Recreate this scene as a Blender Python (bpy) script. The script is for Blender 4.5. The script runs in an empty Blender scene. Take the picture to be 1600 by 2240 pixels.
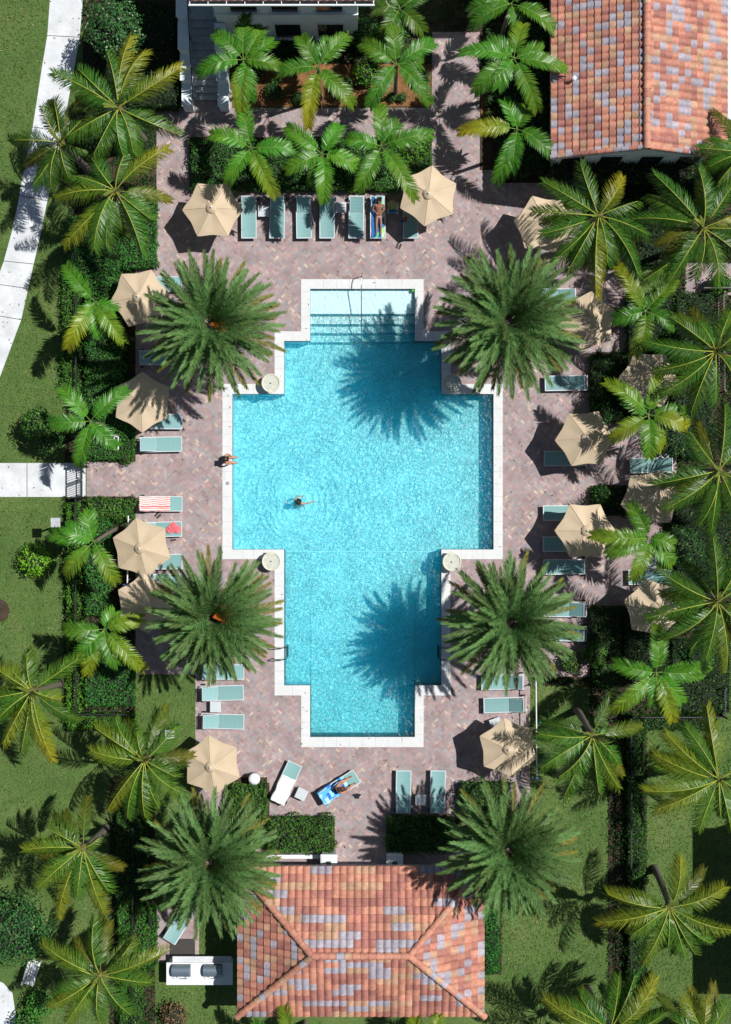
import bpy, math, random
import numpy as np
from mathutils import Vector, Matrix
R = math.radians
# ------------------------------------------------------------------ camera, sky, sun
H = 68.0          # the drone hangs 68 m above the deck, looking straight down
PPM = 47.0        # photograph pixels per metre at ground level
SC = bpy.context.scene
cam = bpy.data.objects.new('camera', bpy.data.cameras.new('camera'))
SC.collection.objects.link(cam); SC.camera = cam
cam.location = (0, 0, H); cam.rotation_euler = (0, 0, 0)
cam.data.sensor_fit = 'VERTICAL'; cam.data.sensor_height = 36.0
cam.data.lens = 18.0 * H / (1120 / PPM)
cam.data.clip_end = 500
W = bpy.data.worlds.new('World'); SC.world = W; W.use_nodes = True
nt = W.node_tree; bg = nt.nodes['Background']
sky = nt.nodes.new('ShaderNodeTexSky'); sky.sky_type = 'NISHITA'; sky.sun_disc = False
SUNV = Vector((0.535, 0.19, 1.0))
sky.sun_elevation = math.atan2(1.0, math.hypot(.535, .19)); sky.sun_rotation = math.atan2(.535, .19)
nt.links.new(sky.outputs[0], bg.inputs[0]); bg.inputs[1].default_value = 0.05
sun = bpy.data.objects.new('sun', bpy.data.lights.new('sun', 'SUN')); SC.collection.objects.link(sun)
sun.data.energy = 5.0; sun.data.angle = R(0.5); sun.data.color = (1.0, .965, .91)
sun.rotation_euler = (-SUNV).to_track_quat('-Z', 'Y').to_euler()
SC.view_settings.view_transform = 'Standard'; SC.view_settings.look = 'None'
SC.view_settings.exposure = 0.0; SC.view_settings.gamma = 1.0
SC.render.engine = 'CYCLES'
cy = SC.cycles
cy.max_bounces = 12; cy.diffuse_bounces = 5; cy.transparent_max_bounces = 16; cy.volume_bounces = 6
cy.use_denoising = True

# ------------------------------------------------------------------ helpers
COL = SC.collection
def P(px, py, h=0.0):
    """ground-plan position of something that stands h metres up and shows at photo pixel (px, py)"""
    k = (H - h) / H / PPM
    return ((px - 800) * k, (1120 - py) * k)
def P3(px, py, h=0.0):
    x, y = P(px, py, h); return np.array([x, y, h])

class MB:
    def __init__(s): s.v = []; s.n = 0; s.blk = []
    def add(s, v, f, col=(1, 1, 1), mi=0, smooth=False):
        v = np.asarray(v, float).reshape(-1, 3); f = np.asarray(f, int)
        if len(f) == 0: return
        c = np.asarray(col, float)
        if c.ndim == 1: c = np.tile(c, (len(f), 1))
        s.v.append(v); s.blk.append((f + s.n, c, mi, smooth)); s.n += len(v)
    def box(s, c, d, rot=0.0, col=(1, 1, 1), mi=0, taper=1.0):
        x, y, z = np.array(d) / 2.0
        v = np.array([[a * x * (taper if q > 0 else 1), b * y * (taper if q > 0 else 1), q * z] for q in (-1, 1) for b in (-1, 1) for a in (-1, 1)])
        if rot:
            ca, sa = math.cos(rot), math.sin(rot); v = v @ np.array([[ca, sa, 0], [-sa, ca, 0], [0, 0, 1]])
        s.add(v + np.array(c), [(0, 2, 3, 1), (4, 5, 7, 6), (0, 1, 5, 4), (2, 6, 7, 3), (0, 4, 6, 2), (1, 3, 7, 5)], col, mi)
    def obox(s, M, d, col=(1, 1, 1), mi=0):
        x, y, z = np.array(d) / 2.0
        v = np.array([[a * x, b * y, q * z, 1] for q in (-1, 1) for b in (-1, 1) for a in (-1, 1)])
        v = (np.array(M) @ v.T).T[:, :3]
        s.add(v, [(0, 2, 3, 1), (4, 5, 7, 6), (0, 1, 5, 4), (2, 6, 7, 3), (0, 4, 6, 2), (1, 3, 7, 5)], col, mi)
    def tube(s, pts, r, n=8, col=(1, 1, 1), mi=0, cap=True, smooth=True):
        pts = [np.array(p, float) for p in pts]
        rr = [r] * len(pts) if np.isscalar(r) else list(r)
        t0 = pts[1] - pts[0]; t0 /= np.linalg.norm(t0) + 1e-9
        u = np.cross(t0, [0, 0, 1.0] if abs(t0[2]) < .9 else [1.0, 0, 0]); u /= np.linalg.norm(u)
        V = []
        for i, p in enumerate(pts):
            t = pts[min(i + 1, len(pts) - 1)] - pts[max(i - 1, 0)]; t = t / (np.linalg.norm(t) + 1e-9)
            u = u - t * np.dot(u, t); u /= np.linalg.norm(u) + 1e-9
            w = np.cross(t, u)
            for k in range(n):
                a = 2 * math.pi * k / n; V.append(p + rr[i] * (math.cos(a) * u + math.sin(a) * w))
        F = [(i * n + k, i * n + (k + 1) % n, (i + 1) * n + (k + 1) % n, (i + 1) * n + k) for i in range(len(pts) - 1) for k in range(n)]
        s.add(V, F, col, mi, smooth)
        if cap:
            m = len(pts)
            s.add(V[:n], [tuple(range(n))[::-1]], col, mi); s.add(V[(m - 1) * n:], [tuple(range(n))], col, mi)
    def lathe(s, prof, c=(0, 0, 0), n=24, col=(1, 1, 1), mi=0, smooth=True):
        V = [(c[0] + r * math.cos(2 * math.pi * k / n), c[1] + r * math.sin(2 * math.pi * k / n), c[2] + z) for r, z in prof for k in range(n)]
        F = [(i * n + k, i * n + (k + 1) % n, (i + 1) * n + (k + 1) % n, (i + 1) * n + k) for i in range(len(prof) - 1) for k in range(n)]
        s.add(V, F, col, mi, smooth)
    def ball(s, c, r, n=10, m=7, col=(1, 1, 1), mi=0):
        r = np.array([r, r, r] if np.isscalar(r) else r, float)
        V = [np.array(c) + r * np.array([math.sin(math.pi * j / m) * math.cos(2 * math.pi * k / n), math.sin(math.pi * j / m) * math.sin(2 * math.pi * k / n), math.cos(math.pi * j / m)]) for j in range(m + 1) for k in range(n)]
        F = [(j * n + k, (j + 1) * n + k, (j + 1) * n + (k + 1) % n, j * n + (k + 1) % n) for j in range(m) for k in range(n)]
        s.add(V, F, col, mi, True)
    def mesh(s, name, mats):
        me = bpy.data.meshes.new(name)
        V = np.concatenate(s.v); me.vertices.add(len(V)); me.vertices.foreach_set('co', V.astype(np.float32).ravel())
        li, ls, mi, sm, cc, st = [], [], [], [], [], 0
        for f, c, m, q in s.blk:
            k = f.shape[1]; li.append(f.ravel()); ls.append(st + np.arange(len(f)) * k); st += f.size
            mi.append(np.full(len(f), m)); sm.append(np.full(len(f), q)); cc.append(np.repeat(c, k, axis=0))
        li = np.concatenate(li); ls = np.concatenate(ls)
        me.loops.add(len(li)); me.loops.foreach_set('vertex_index', li.astype(np.int32))
        me.polygons.add(len(ls)); me.polygons.foreach_set('loop_start', ls.astype(np.int32))
        me.polygons.foreach_set('material_index', np.concatenate(mi).astype(np.int32))
        me.polygons.foreach_set('use_smooth', np.concatenate(sm).astype(bool))
        cc = np.concatenate(cc); at = me.color_attributes.new('Col', 'FLOAT_COLOR', 'CORNER')
        at.data.foreach_set('color', np.hstack([cc, np.ones((len(cc), 1))]).astype(np.float32).ravel())
        for m in (mats if isinstance(mats, (list, tuple)) else [mats]): me.materials.append(m)
        me.update(calc_edges=True); return me
    def build(s, name, mats, parent=None):
        o = bpy.data.objects.new(name, s.mesh(name, mats)); COL.objects.link(o)
        if parent is not None: o.parent = parent
        return o
def empty(name, loc=(0, 0, 0), rz=0.0):
    o = bpy.data.objects.new(name, None); COL.objects.link(o); o.location = loc; o.rotation_euler = (0, 0, rz); o.empty_display_size = .2; return o
def tag(o, label=None, cat=None, group=None, kind=None):
    if label: o['label'] = label
    if cat: o['category'] = cat
    if group: o['group'] = group
    if kind: o['kind'] = kind
    return o
def copy_tree(o, parent=None):
    c = o.copy(); COL.objects.link(c); c.parent = parent
    for ch in KIDS(o): copy_tree(ch, c)
    return c
def KIDS(o): return [x for x in list(COL.objects) if x.parent is o]
def structure(o): o['kind'] = 'structure'; return o

def vary(m, amt):
    t = m.node_tree; N = t.nodes; L = t.links; b = N['Principled BSDF']; src = b.inputs['Base Color'].links[0].from_socket
    oi = N.new('ShaderNodeObjectInfo'); mr = N.new('ShaderNodeMapRange'); mr.inputs[3].default_value = 1 - amt; mr.inputs[4].default_value = 1 + amt * .6
    L.new(oi.outputs['Random'], mr.inputs[0]); x = N.new('ShaderNodeVectorMath'); x.operation = 'SCALE'; L.new(src, x.inputs[0]); L.new(mr.outputs[0], x.inputs['Scale']); L.new(x.outputs[0], b.inputs['Base Color'])
def mat(name, col=(.5, .5, .5), rough=.6, attr=False, nz=.12, sc=6.0, bump=0.0, bsc=30.0, metal=0.0, spec=.5, transl=0.0, dirt=0.0, dsc=1.2, coat=0.0):
    m = bpy.data.materials.new(name); m.use_nodes = True; t = m.node_tree; N = t.nodes; L = t.links
    b = N['Principled BSDF']; b.inputs['Roughness'].default_value = rough; b.inputs['Metallic'].default_value = metal
    b.inputs['Specular IOR Level'].default_value = spec; b.inputs['Coat Weight'].default_value = coat
    tc = N.new('ShaderNodeTexCoord')
    if attr:
        a = N.new('ShaderNodeAttribute'); a.attribute_name = 'Col'; src = a.outputs['Color']
    else:
        a = N.new('ShaderNodeRGB'); a.outputs[0].default_value = (*col, 1); src = a.outputs[0]
    def mul(src, scale, amt, detail=4.0):
        n = N.new('ShaderNodeTexNoise'); n.inputs['Scale'].default_value = scale; n.inputs['Detail'].default_value = detail
        L.new(tc.outputs['Object'], n.inputs['Vector'])
        mr = N.new('ShaderNodeMapRange'); mr.inputs[1].default_value = .3; mr.inputs[2].default_value = .7
        mr.inputs[3].default_value = 1 - amt; mr.inputs[4].default_value = 1 + amt; L.new(n.outputs[0], mr.inputs[0])
        x = N.new('ShaderNodeVectorMath'); x.operation = 'SCALE'; L.new(src, x.inputs[0]); L.new(mr.outputs[0], x.inputs['Scale'])
        return x.outputs[0]
    if nz: src = mul(src, sc, nz)
    if dirt: src = mul(src, dsc, dirt, 6.0)
    L.new(src, b.inputs['Base Color'])
    if bump:
        n = N.new('ShaderNodeTexNoise'); n.inputs['Scale'].default_value = bsc; n.inputs['Detail'].default_value = 3
        L.new(tc.outputs['Object'], n.inputs['Vector'])
        bp = N.new('ShaderNodeBump'); bp.inputs['Strength'].default_value = bump; bp.inputs['Distance'].default_value = .02
        L.new(n.outputs[0], bp.inputs['Height']); L.new(bp.outputs[0], b.inputs['Normal'])
    if transl:
        tr = N.new('ShaderNodeBsdfTranslucent'); g = N.new('ShaderNodeVectorMath'); g.operation = 'MULTIPLY'
        g.inputs[1].default_value = (1.6, 1.5, .5); L.new(src, g.inputs[0]); L.new(g.outputs[0], tr.inputs[0])
        mx = N.new('ShaderNodeMixShader'); mx.inputs[0].default_value = transl
        L.new(b.outputs[0], mx.inputs[1]); L.new(tr.outputs[0], mx.inputs[2]); L.new(mx.outputs[0], N['Material Output'].inputs[0])
    return m
M = dict(
    leaf=mat('palm_leaf', attr=True, rough=.40, nz=.22, sc=9, transl=.16, spec=.42),
    dleaf=mat('date_palm_leaf', attr=True, rough=.5, nz=.2, sc=5, transl=.12, spec=.22),
    hleaf=mat('hedge_leaf', attr=True, rough=.6, nz=.4, sc=2.2, transl=.12, spec=.2),
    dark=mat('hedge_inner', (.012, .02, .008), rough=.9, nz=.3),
    bark=mat('palm_bark', (.16, .135, .11), rough=.9, nz=.3, sc=14, bump=.8, bsc=20),
    grass=None, soil=mat('mulch', (.052, .034, .022), rough=.95, nz=.5, sc=22, bump=1.0, bsc=40, dirt=.35, dsc=2),
    conc=mat('concrete_walk', (.60, .63, .66), rough=.85, nz=.06, sc=12, bump=.2, bsc=60, dirt=.14, dsc=1.3),
    coping=mat('coping_stone', (.62, .64, .65), rough=.7, nz=.03, sc=8, dirt=.04, dsc=2),
    paver=mat('paver', attr=True, rough=.85, nz=.08, sc=40, bump=.3, bsc=60, dirt=.18, dsc=1.3),
    grout=mat('paver_joint', (.28, .245, .25), rough=.95),
    tile=mat('roof_tile', attr=True, rough=.75, nz=.18, sc=7, bump=.3, bsc=30, dirt=.2, dsc=1.1),
    wall=mat('white_render', (.74, .82, .86), rough=.85, nz=.04, dirt=.06),
    white=mat('white_paint', (.72, .75, .77), rough=.5, nz=.03),
    glass=mat('window_glass', (.02, .025, .03), rough=.08, nz=0, spec=.8),
    canvas=mat('umbrella_canvas', (.61, .49, .35), rough=.85, nz=.04, sc=30, dirt=.06, dsc=1.5, transl=.1),
    metal=mat('painted_metal', (.55, .60, .64), rough=.4, nz=.03, spec=.5),
    chrome=mat('steel_rail', (.75, .77, .8), rough=.22, metal=1.0, nz=0),
    black=mat('black_metal', (.018, .02, .022), rough=.45, nz=.1),
    rubber=mat('black_rubber', (.02, .02, .02), rough=.8),
    steel=mat('grill_steel', (.30, .38, .45), rough=.3, metal=.7, nz=.05),
    cloth=mat('cloth', attr=True, rough=.95, nz=.05, sc=20, bump=.5, bsc=14),
    skin=mat('skin', (.50, .24, .15), rough=.5, nz=.06, sc=12),
    skin2=mat('tanned_skin', (.27, .12, .075), rough=.5, nz=.06, sc=12),
    hair=mat('hair', (.02, .013, .01), rough=.5, nz=.3, sc=40),
    stair=mat('stair_tread', (.42, .44, .47), rough=.9, nz=.12, sc=8, dirt=.15, dsc=2),
    plain=mat('painted_colour', attr=True, rough=.55, nz=.05),
    fruit=mat('date_fruit', (.62, .16, .015), rough=.6, nz=.3, sc=20),
)
# sling fabric: fine cross stripes
def sling_mat():
    m = mat('sling_fabric', (.17, .40, .40), rough=.6, nz=.0); t = m.node_tree; N = t.nodes; L = t.links; b = N['Principled BSDF']
    tc = N.new('ShaderNodeTexCoord'); w = N.new('ShaderNodeTexWave'); w.inputs['Scale'].default_value = 5.2; w.inputs['Distortion'].default_value = .3
    L.new(tc.outputs['Object'], w.inputs['Vector'])
    r = N.new('ShaderNodeValToRGB'); r.color_ramp.elements[0].color = (.155, .33, .34, 1); r.color_ramp.elements[1].color = (.225, .415, .42, 1)
    L.new(w.outputs[0], r.inputs[0]); L.new(r.outputs[0], b.inputs['Base Color']); return m
M['sling'] = sling_mat(); vary(M['sling'], .12); vary(M['canvas'], .12)
def grass_mat():
    m = mat('lawn', (.1, .1, .1), rough=.9, nz=0); t = m.node_tree; N = t.nodes; L = t.links; b = N['Principled BSDF']
    tc = N.new('ShaderNodeTexCoord')
    def noise(s, d=6): n = N.new('ShaderNodeTexNoise'); n.inputs['Scale'].default_value = s; n.inputs['Detail'].default_value = d; n.inputs['Roughness'].default_value = .62; L.new(tc.outputs['Object'], n.inputs['Vector']); return n.outputs[0]
    r = N.new('ShaderNodeValToRGB'); e = r.color_ramp.elements
    e[0].position = .30; e[0].color = (.040, .098, .018, 1); e[1].position = .72; e[1].color = (.19, .215, .078, 1)
    k = e.new(.52); k.color = (.086, .150, .032, 1)
    a = N.new('ShaderNodeMath'); a.operation = 'MULTIPLY_ADD'; L.new(noise(.45), a.inputs[0]); a.inputs[1].default_value = .55
    f = N.new('ShaderNodeMath'); f.operation = 'MULTIPLY'; L.new(noise(9, 8), f.inputs[0]); f.inputs[1].default_value = .45; L.new(f.outputs[0], a.inputs[2])
    L.new(a.outputs[0], r.inputs[0]); L.new(r.outputs[0], b.inputs['Base Color'])
    bp = N.new('ShaderNodeBump'); bp.inputs['Distance'].default_value = .05; bp.inputs['Strength'].default_value = 1; L.new(noise(16, 8), bp.inputs['Height']); L.new(bp.outputs[0], b.inputs['Normal'])
    return m
M['grass'] = grass_mat(); M['mulch2'] = mat('orange_mulch', (.20, .095, .035), rough=.95, nz=.5, sc=22, bump=1.0, bsc=40, dirt=.45, dsc=2.4)

# ------------------------------------------------------------------ plan rectangles (photo pixels, ground level)
IN = [(679, 632, 908, 1612), (622, 746, 966, 1499), (509, 862, 1080, 1202)]
OUT = [(659, 611, 927, 1634), (601, 725, 986, 1521), (487, 840, 1100, 1223)]
DECK = [(343, 236, 1080, 1475), (428, 1475, 1160, 1790), (297, 585, 343, 1475), (190, 1010, 343, 1086), (945, 70, 1050, 300),
        (1080, 400, 1290, 1480), (1290, 590, 1372, 775), (1290, 925, 1480, 1062), (1290, 1128, 1450, 1325), (733, 1790, 845, 1893), (560, 1858, 1060, 1912), (343, 1985, 436, 2105), (1500, 575, 1640, 646), (405, 196, 508, 236)]
NODECK = [(415, 300, 945, 418), (1050, 236, 1080, 372), (1296, 770, 1368, 925), (1300, 1062, 1372, 1128), (1290, 1325, 1480, 1480)]
def cells(inc, exc):
    xs = sorted({a for r in inc + exc for a in (r[0], r[2])}); ys = sorted({a for r in inc + exc for a in (r[1], r[3])})
    out = []
    for x0, x1 in zip(xs, xs[1:]):
        run = None
        for y0, y1 in zip(ys, ys[1:]):
            cx, cyy = (x0 + x1) / 2, (y0 + y1) / 2
            ok = any(r[0] < cx < r[2] and r[1] < cyy < r[3] for r in inc) and not any(r[0] < cx < r[2] and r[1] < cyy < r[3] for r in exc)
            if ok: run = (run[0], run[1], x1, y1) if run else (x0, y0, x1, y1)
            elif run: out.append(run); run = None
        if run: out.append(run)
    return out
def sheet(mb, r, z, col=(1, 1, 1)):
    (xa, ya), (xb, yb) = P(r[0], r[1]), P(r[2], r[3])
    mb.add([(xa, yb, z), (xb, yb, z), (xb, ya, z), (xa, ya, z)], [(0, 1, 2, 3)], col)
g = MB()
for r in cells([(-6000, -6000, 7600, 8240)], IN): sheet(g, r, 0.0)
structure(g.build('lawn_ground', M['grass']))
g = MB()
for r in cells(DECK, IN + NODECK): sheet(g, r, 0.004)
structure(g.build('deck_base', M['grout']))
# herringbone pavers laid at 45 degrees, clipped to the deck outline
def pavers():
    rng = np.random.default_rng(3); cl = cells(DECK, IN + NODECK)
    rects = []
    for r in cl:
        (xa, ya), (xb, yb) = P(r[0], r[1]), P(r[2], r[3]); rects.append((xa, yb, xb, ya))
    Wd = .105; gap = .004; ca = math.cos(R(45))
    pal = np.array([(.335, .255, .265), (.37, .265, .265), (.31, .285, .30), (.42, .33, .30), (.30, .215, .22), (.345, .305, .315), (.52, .42, .345), (.285, .25, .265)])
    pr = np.array([.26, .22, .16, .10, .06, .13, .025, .045]); pr /= pr.sum()
    mb = MB(); V = []; C = []; polys = {3: [], 4: [], 5: [], 6: [], 7: [], 8: []}; pc = {k: [] for k in polys}
    N = 370
    def clip(poly, r):
        for ax, lim, sg in ((0, r[0], 1), (0, r[2], -1), (1, r[1], 1), (1, r[3], -1)):
            out = []
            for i in range(len(poly)):
                a, b = poly[i], poly[(i + 1) % len(poly)]
                da, db = (a[ax] - lim) * sg, (b[ax] - lim) * sg
                if da >= 0: out.append(a)
                if (da >= 0) != (db >= 0):
                    t = da / (da - db); out.append((a[0] + (b[0] - a[0]) * t, a[1] + (b[1] - a[1]) * t))
            poly = out
            if len(poly) < 3: return None
        return poly
    ph = rng.random(6) * 9
    RA = np.array(rects)
    for i in range(-N, N):
        for j in range(-N, N):
            d = (i - j) % 4
            if d == 0: x0, y0, x1, y1 = i, j, i + 2, j + 1
            elif d == 3: x0, y0, x1, y1 = i, j, i + 1, j + 2
            else: continue
            cx, cyy = (x0 + x1) / 2 * Wd, (y0 + y1) / 2 * Wd
            X, Y = (cx - cyy) * ca, (cx + cyy) * ca
            hit = np.nonzero((RA[:, 0] < X + .15) & (RA[:, 2] > X - .15) & (RA[:, 1] < Y + .15) & (RA[:, 3] > Y - .15))[0]
            if len(hit) == 0: continue
            q = [(x0 * Wd + gap, y0 * Wd + gap), (x1 * Wd - gap, y0 * Wd + gap), (x1 * Wd - gap, y1 * Wd - gap), (x0 * Wd + gap, y1 * Wd - gap)]
            q = [((a - b) * ca, (a + b) * ca) for a, b in q]
            c = pal[rng.choice(8, p=pr)] * (.94 + .14 * rng.random()) * np.array([1, .99, .985])
            for k in hit:
                p = clip(q, rects[k])
                if p and len(p) <= 8: polys[len(p)].append([(a, b, .012) for a, b in p]); pc[len(p)].append(c)
    for k, ps in polys.items():
        if ps: mb.add(np.array(ps).reshape(-1, 3), np.arange(len(ps) * k).reshape(-1, k), np.array(pc[k]))
    o = mb.build('pool_deck', M['paver']); structure(o)
pavers()
# planting beds, concrete walks
SOIL = [(182, 0, 392, 236), (150, 236, 343, 585), (142, 585, 297, 1010), (186, 1000, 297, 1010), (140, 1086, 297, 1475), (140, 1475, 297, 1600), (505, 85, 945, 235), (390, 0, 945, 70), (785, 70, 945, 85), (945, -60, 1200, 70), (1050, 70, 1200, 372),
        (1080, 350, 1600, 400), (1290, 400, 1640, 590), (1480, 590, 1640, 1340), (1290, 1325, 1580, 1570), (1160, 1400, 1290, 1500), (1330, 1570, 1415, 2300), (1200, -60, 1590, 350), (240, 1700, 340, 2300), (1005, 1700, 1160, 1790), (1060, 1890, 1098, 2130)]
g = MB()
for r in cells(SOIL, DECK + NODECK): sheet(g, r, 0.006)
for r in NODECK: sheet(g, r, 0.008)
for r in [(500, 1712, 590, 1790), (585, 1786, 732, 1860), (846, 1786, 1010, 1862), (500, 1700, 585, 1712)]: sheet(g, r, 0.022)
structure(g.build('mulch_bed', M['soil']))
g = MB(); sheet(g, (507, 140, 943, 233), .011); sheet(g, (1052, 150, 1085, 300), .013); structure(g.build('mulch_strip', M['mulch2']))
def ribbon(mb, L_, R_, z):
    V = [(*P(*a), z) for a in L_] + [(*P(*a), z) for a in R_]; n = len(L_)
    mb.add(V, [(i, i + 1, n + i + 1, n + i) for i in range(n - 1)])
g = MB()
Lx = [(118, -120), (110, 0), (104, 80), (92, 150), (83, 210), (72, 280), (60, 340), (48, 400), (38, 455), (26, 510), (8, 575), (-40, 700), (-120, 900)]
Rx = [(190, -120), (182, 0), (175, 80), (163, 150), (152, 210), (139, 280), (126, 340), (113, 400), (101, 455), (90, 510), (75, 575), (47, 700), (-20, 880)]
ribbon(g, Lx, Rx, .03)
ribbon(g, [(-60, 1013), (188, 1013)], [(-60, 1087), (188, 1087)], .031)
ribbon(g, [(-60, 2120), (8, 2150), (28, 2172), (40, 2250)], [(-60, 2320), (-20, 2300), (0, 2290), (10, 2300)], .03)
ribbon(g, [(-60, 2140), (-60, 2300)], [(24, 2176), (42, 2260)], .034)
ribbon(g, [(1592, -80), (1592, 262)], [(1680, -80), (1680, 262)], .03)
structure(g.build('concrete_path', M['conc']))
g = MB()   # expansion joints in the walk
for a, b in (((104, 78), (177, 82)), ((72, 278), (140, 288)), ((40, 427), (107, 440)), ((8, 571), (77, 578)), ((-8, 690), (50, 700)), ((60, 1013), (60, 1087)), ((-20, 620), (68, 632))):
    (x0, y0), (x1, y1) = P(*a), P(*b); L_ = math.hypot(x1 - x0, y1 - y0)
    g.box(((x0 + x1) / 2, (y0 + y1) / 2, .036), (L_, .025, .006), math.atan2(y1 - y0, x1 - x0))
structure(g.build('path_joint', M['rubber']))

# ------------------------------------------------------------------ pool
FL = {}  # floor depths
WATER = -0.11
def pool():
    mb = MB()
    zs = [(632, 687, -.26), (687, 708, -.48), (708, 727, -.70), (727, 746, -.90)]
    sf = MB(); sheet(sf, (679, 632, 908, 687), -.26); structure(sf.build('pool_shelf', M['shelf']))
    for y0, y1, z in zs[1:]: sheet(mb, (679, y0, 908, y1), z)
    for y, za, zb in ((687, -.26, -.48), (708, -.48, -.70), (727, -.70, -.90), (746, -.90, -1.1)):
        (xa, ya), (xb, _) = P(679, y), P(908, y); mb.add([(xa, ya, zb), (xb, ya, zb), (xb, ya, za), (xa, ya, za)], [(0, 1, 2, 3)])
    def zf(y): return -1.1 - .27 * max(0, min(1, (y - 1202) / 300))
    for r in cells([(622, 746, 966, 1202), (509, 862, 1080, 1202)], []): sheet(mb, r, -1.1)
    for r in cells([(622, 1202, 966, 1499), (679, 1499, 908, 1612)], []):
        (xa, ya), (xb, yb) = P(r[0], r[1]), P(r[2], r[3])
        mb.add([(xa, yb, zf(r[3])), (xb, yb, zf(r[3])), (xb, ya, zf(r[1])), (xa, ya, zf(r[1]))], [(0, 1, 2, 3)])
    o = mb.build('pool_floor', M['poolfloor']); structure(o)
    wl = MB(); OUTL = [(679, 632), (908, 632), (908, 746), (966, 746), (966, 862), (1080, 862), (1080, 1202), (966, 1202), (966, 1499), (908, 1499), (908, 1612), (679, 1612), (679, 1499), (622, 1499), (622, 1202), (509, 1202), (509, 862), (622, 862), (622, 746), (679, 746)]
    for a, b in zip(OUTL, OUTL[1:] + OUTL[:1]):
        (x0, y0), (x1, y1) = P(*a), P(*b)
        wl.add([(x0, y0, -1.5), (x1, y1, -1.5), (x1, y1, -.3), (x0, y0, -.3)], [(0, 1, 2, 3)], (.8, .92, .95))
        wl.add([(x0, y0, -.3), (x1, y1, -.3), (x1, y1, .03), (x0, y0, .03)], [(0, 1, 2, 3)], (.10, .30, .36))
    structure(wl.build('pool_wall', M['plainwall']))
    # dark tile trim on every step nose
    tr = MB()
    for y, z in ((687, -.26), (708, -.48), (727, -.70), (746, -.90)):
        (xa, ya), (xb, _) = P(679, y), P(908, y); tr.box(((xa + xb) / 2, ya + .02, z + .004), (xb - xa - .01, .055, .01))
    structure(tr.build('step_trim', M['tiletrim']))
    (xa, ya), (xb, _) = P(622, 1208), P(966, 1208)
    br = MB(); br.box(((xa + xb) / 2, ya, -1.1), (xb - xa - .02, .05, .012)); structure(br.build('slope_line', M['white']))
    for px in (762, 826):
        d = MB(); x, y = P(px, 1560); d.lathe([(.0, .02), (.15, .02), (.16, .0), (.17, -.02)], (x, y, zf(1560) + .012), 20); d.build('floor_drain', M['plaindrain']); structure(bpy.context.scene.collection.objects[-1])
    # water body: one closed block
    wb = MB(); ov = 1.0
    xs = [509, 622, 679, 908, 966, 1080]; ys = [632, 746, 862, 1202, 1499, 1612]
    def inside(cx, c2): return any(r[0] < cx < r[2] and r[1] < c2 < r[3] for r in IN)
    E = .004
    vid = {}; V = []
    def vert(x, y, z):
        k = (x, y, z)
        if k not in vid:
            a, b = P(x, y); vid[k] = len(V); V.append((a, b, z))
        return vid[k]
    F = []
    for i in range(5):
        for j in range(5):
            x0, x1, y0, y1 = xs[i], xs[i + 1], ys[j], ys[j + 1]
            if not inside((x0 + x1) / 2, (y0 + y1) / 2): continue
            zt, zb = WATER, -1.6
            F.append((vert(x0, y1, zt), vert(x1, y1, zt), vert(x1, y0, zt), vert(x0, y0, zt)))
            F.append((vert(x0, y0, zb), vert(x1, y0, zb), vert(x1, y1, zb), vert(x0, y1, zb)))
            for (ax, ay, bx, by, nx, ny) in ((x0, y0, x1, y0, (x0 + x1) / 2, y0 - 1), (x1, y0, x1, y1, x1 + 1, (y0 + y1) / 2), (x1, y1, x0, y1, (x0 + x1) / 2, y1 + 1), (x0, y1, x0, y0, x0 - 1, (y0 + y1) / 2)):
                if not inside(nx, ny): F.append((vert(ax, ay, zt), vert(bx, by, zt), vert(bx, by, zb), vert(ax, ay, zb)))
    wb.add(V, F); structure(wb.build('pool_water', M['water']))
    # coping
    cp = MB()
    segs = cells(OUT, IN)
    for r in segs:
        (xa, ya), (xb, yb) = P(r[0], r[1]), P(r[2], r[3])
        cp.box(((xa + xb) / 2, (ya + yb) / 2, .015), (xb - xa + .0, ya - yb + .0, .05))
    jn = MB()
    for r in segs:
        (xa, ya), (xb, yb) = P(r[0], r[1]), P(r[2], r[3]); w, d = xb - xa, ya - yb
        horiz = w > d; n = int(max(w, d) / .61)
        for i in range(1, n + 1):
            t = i / (n + 1)
            if horiz: jn.box((xa + w * t, (ya + yb) / 2, .0405), (.012, d - .01, .004))
            else: jn.box(((xa + xb) / 2, yb + d * t, .0405), (w - .01, .012, .004))
    structure(jn.build('coping_joint', M['jnt']))
    return structure(cp.build('pool_coping', M['coping']))
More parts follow.
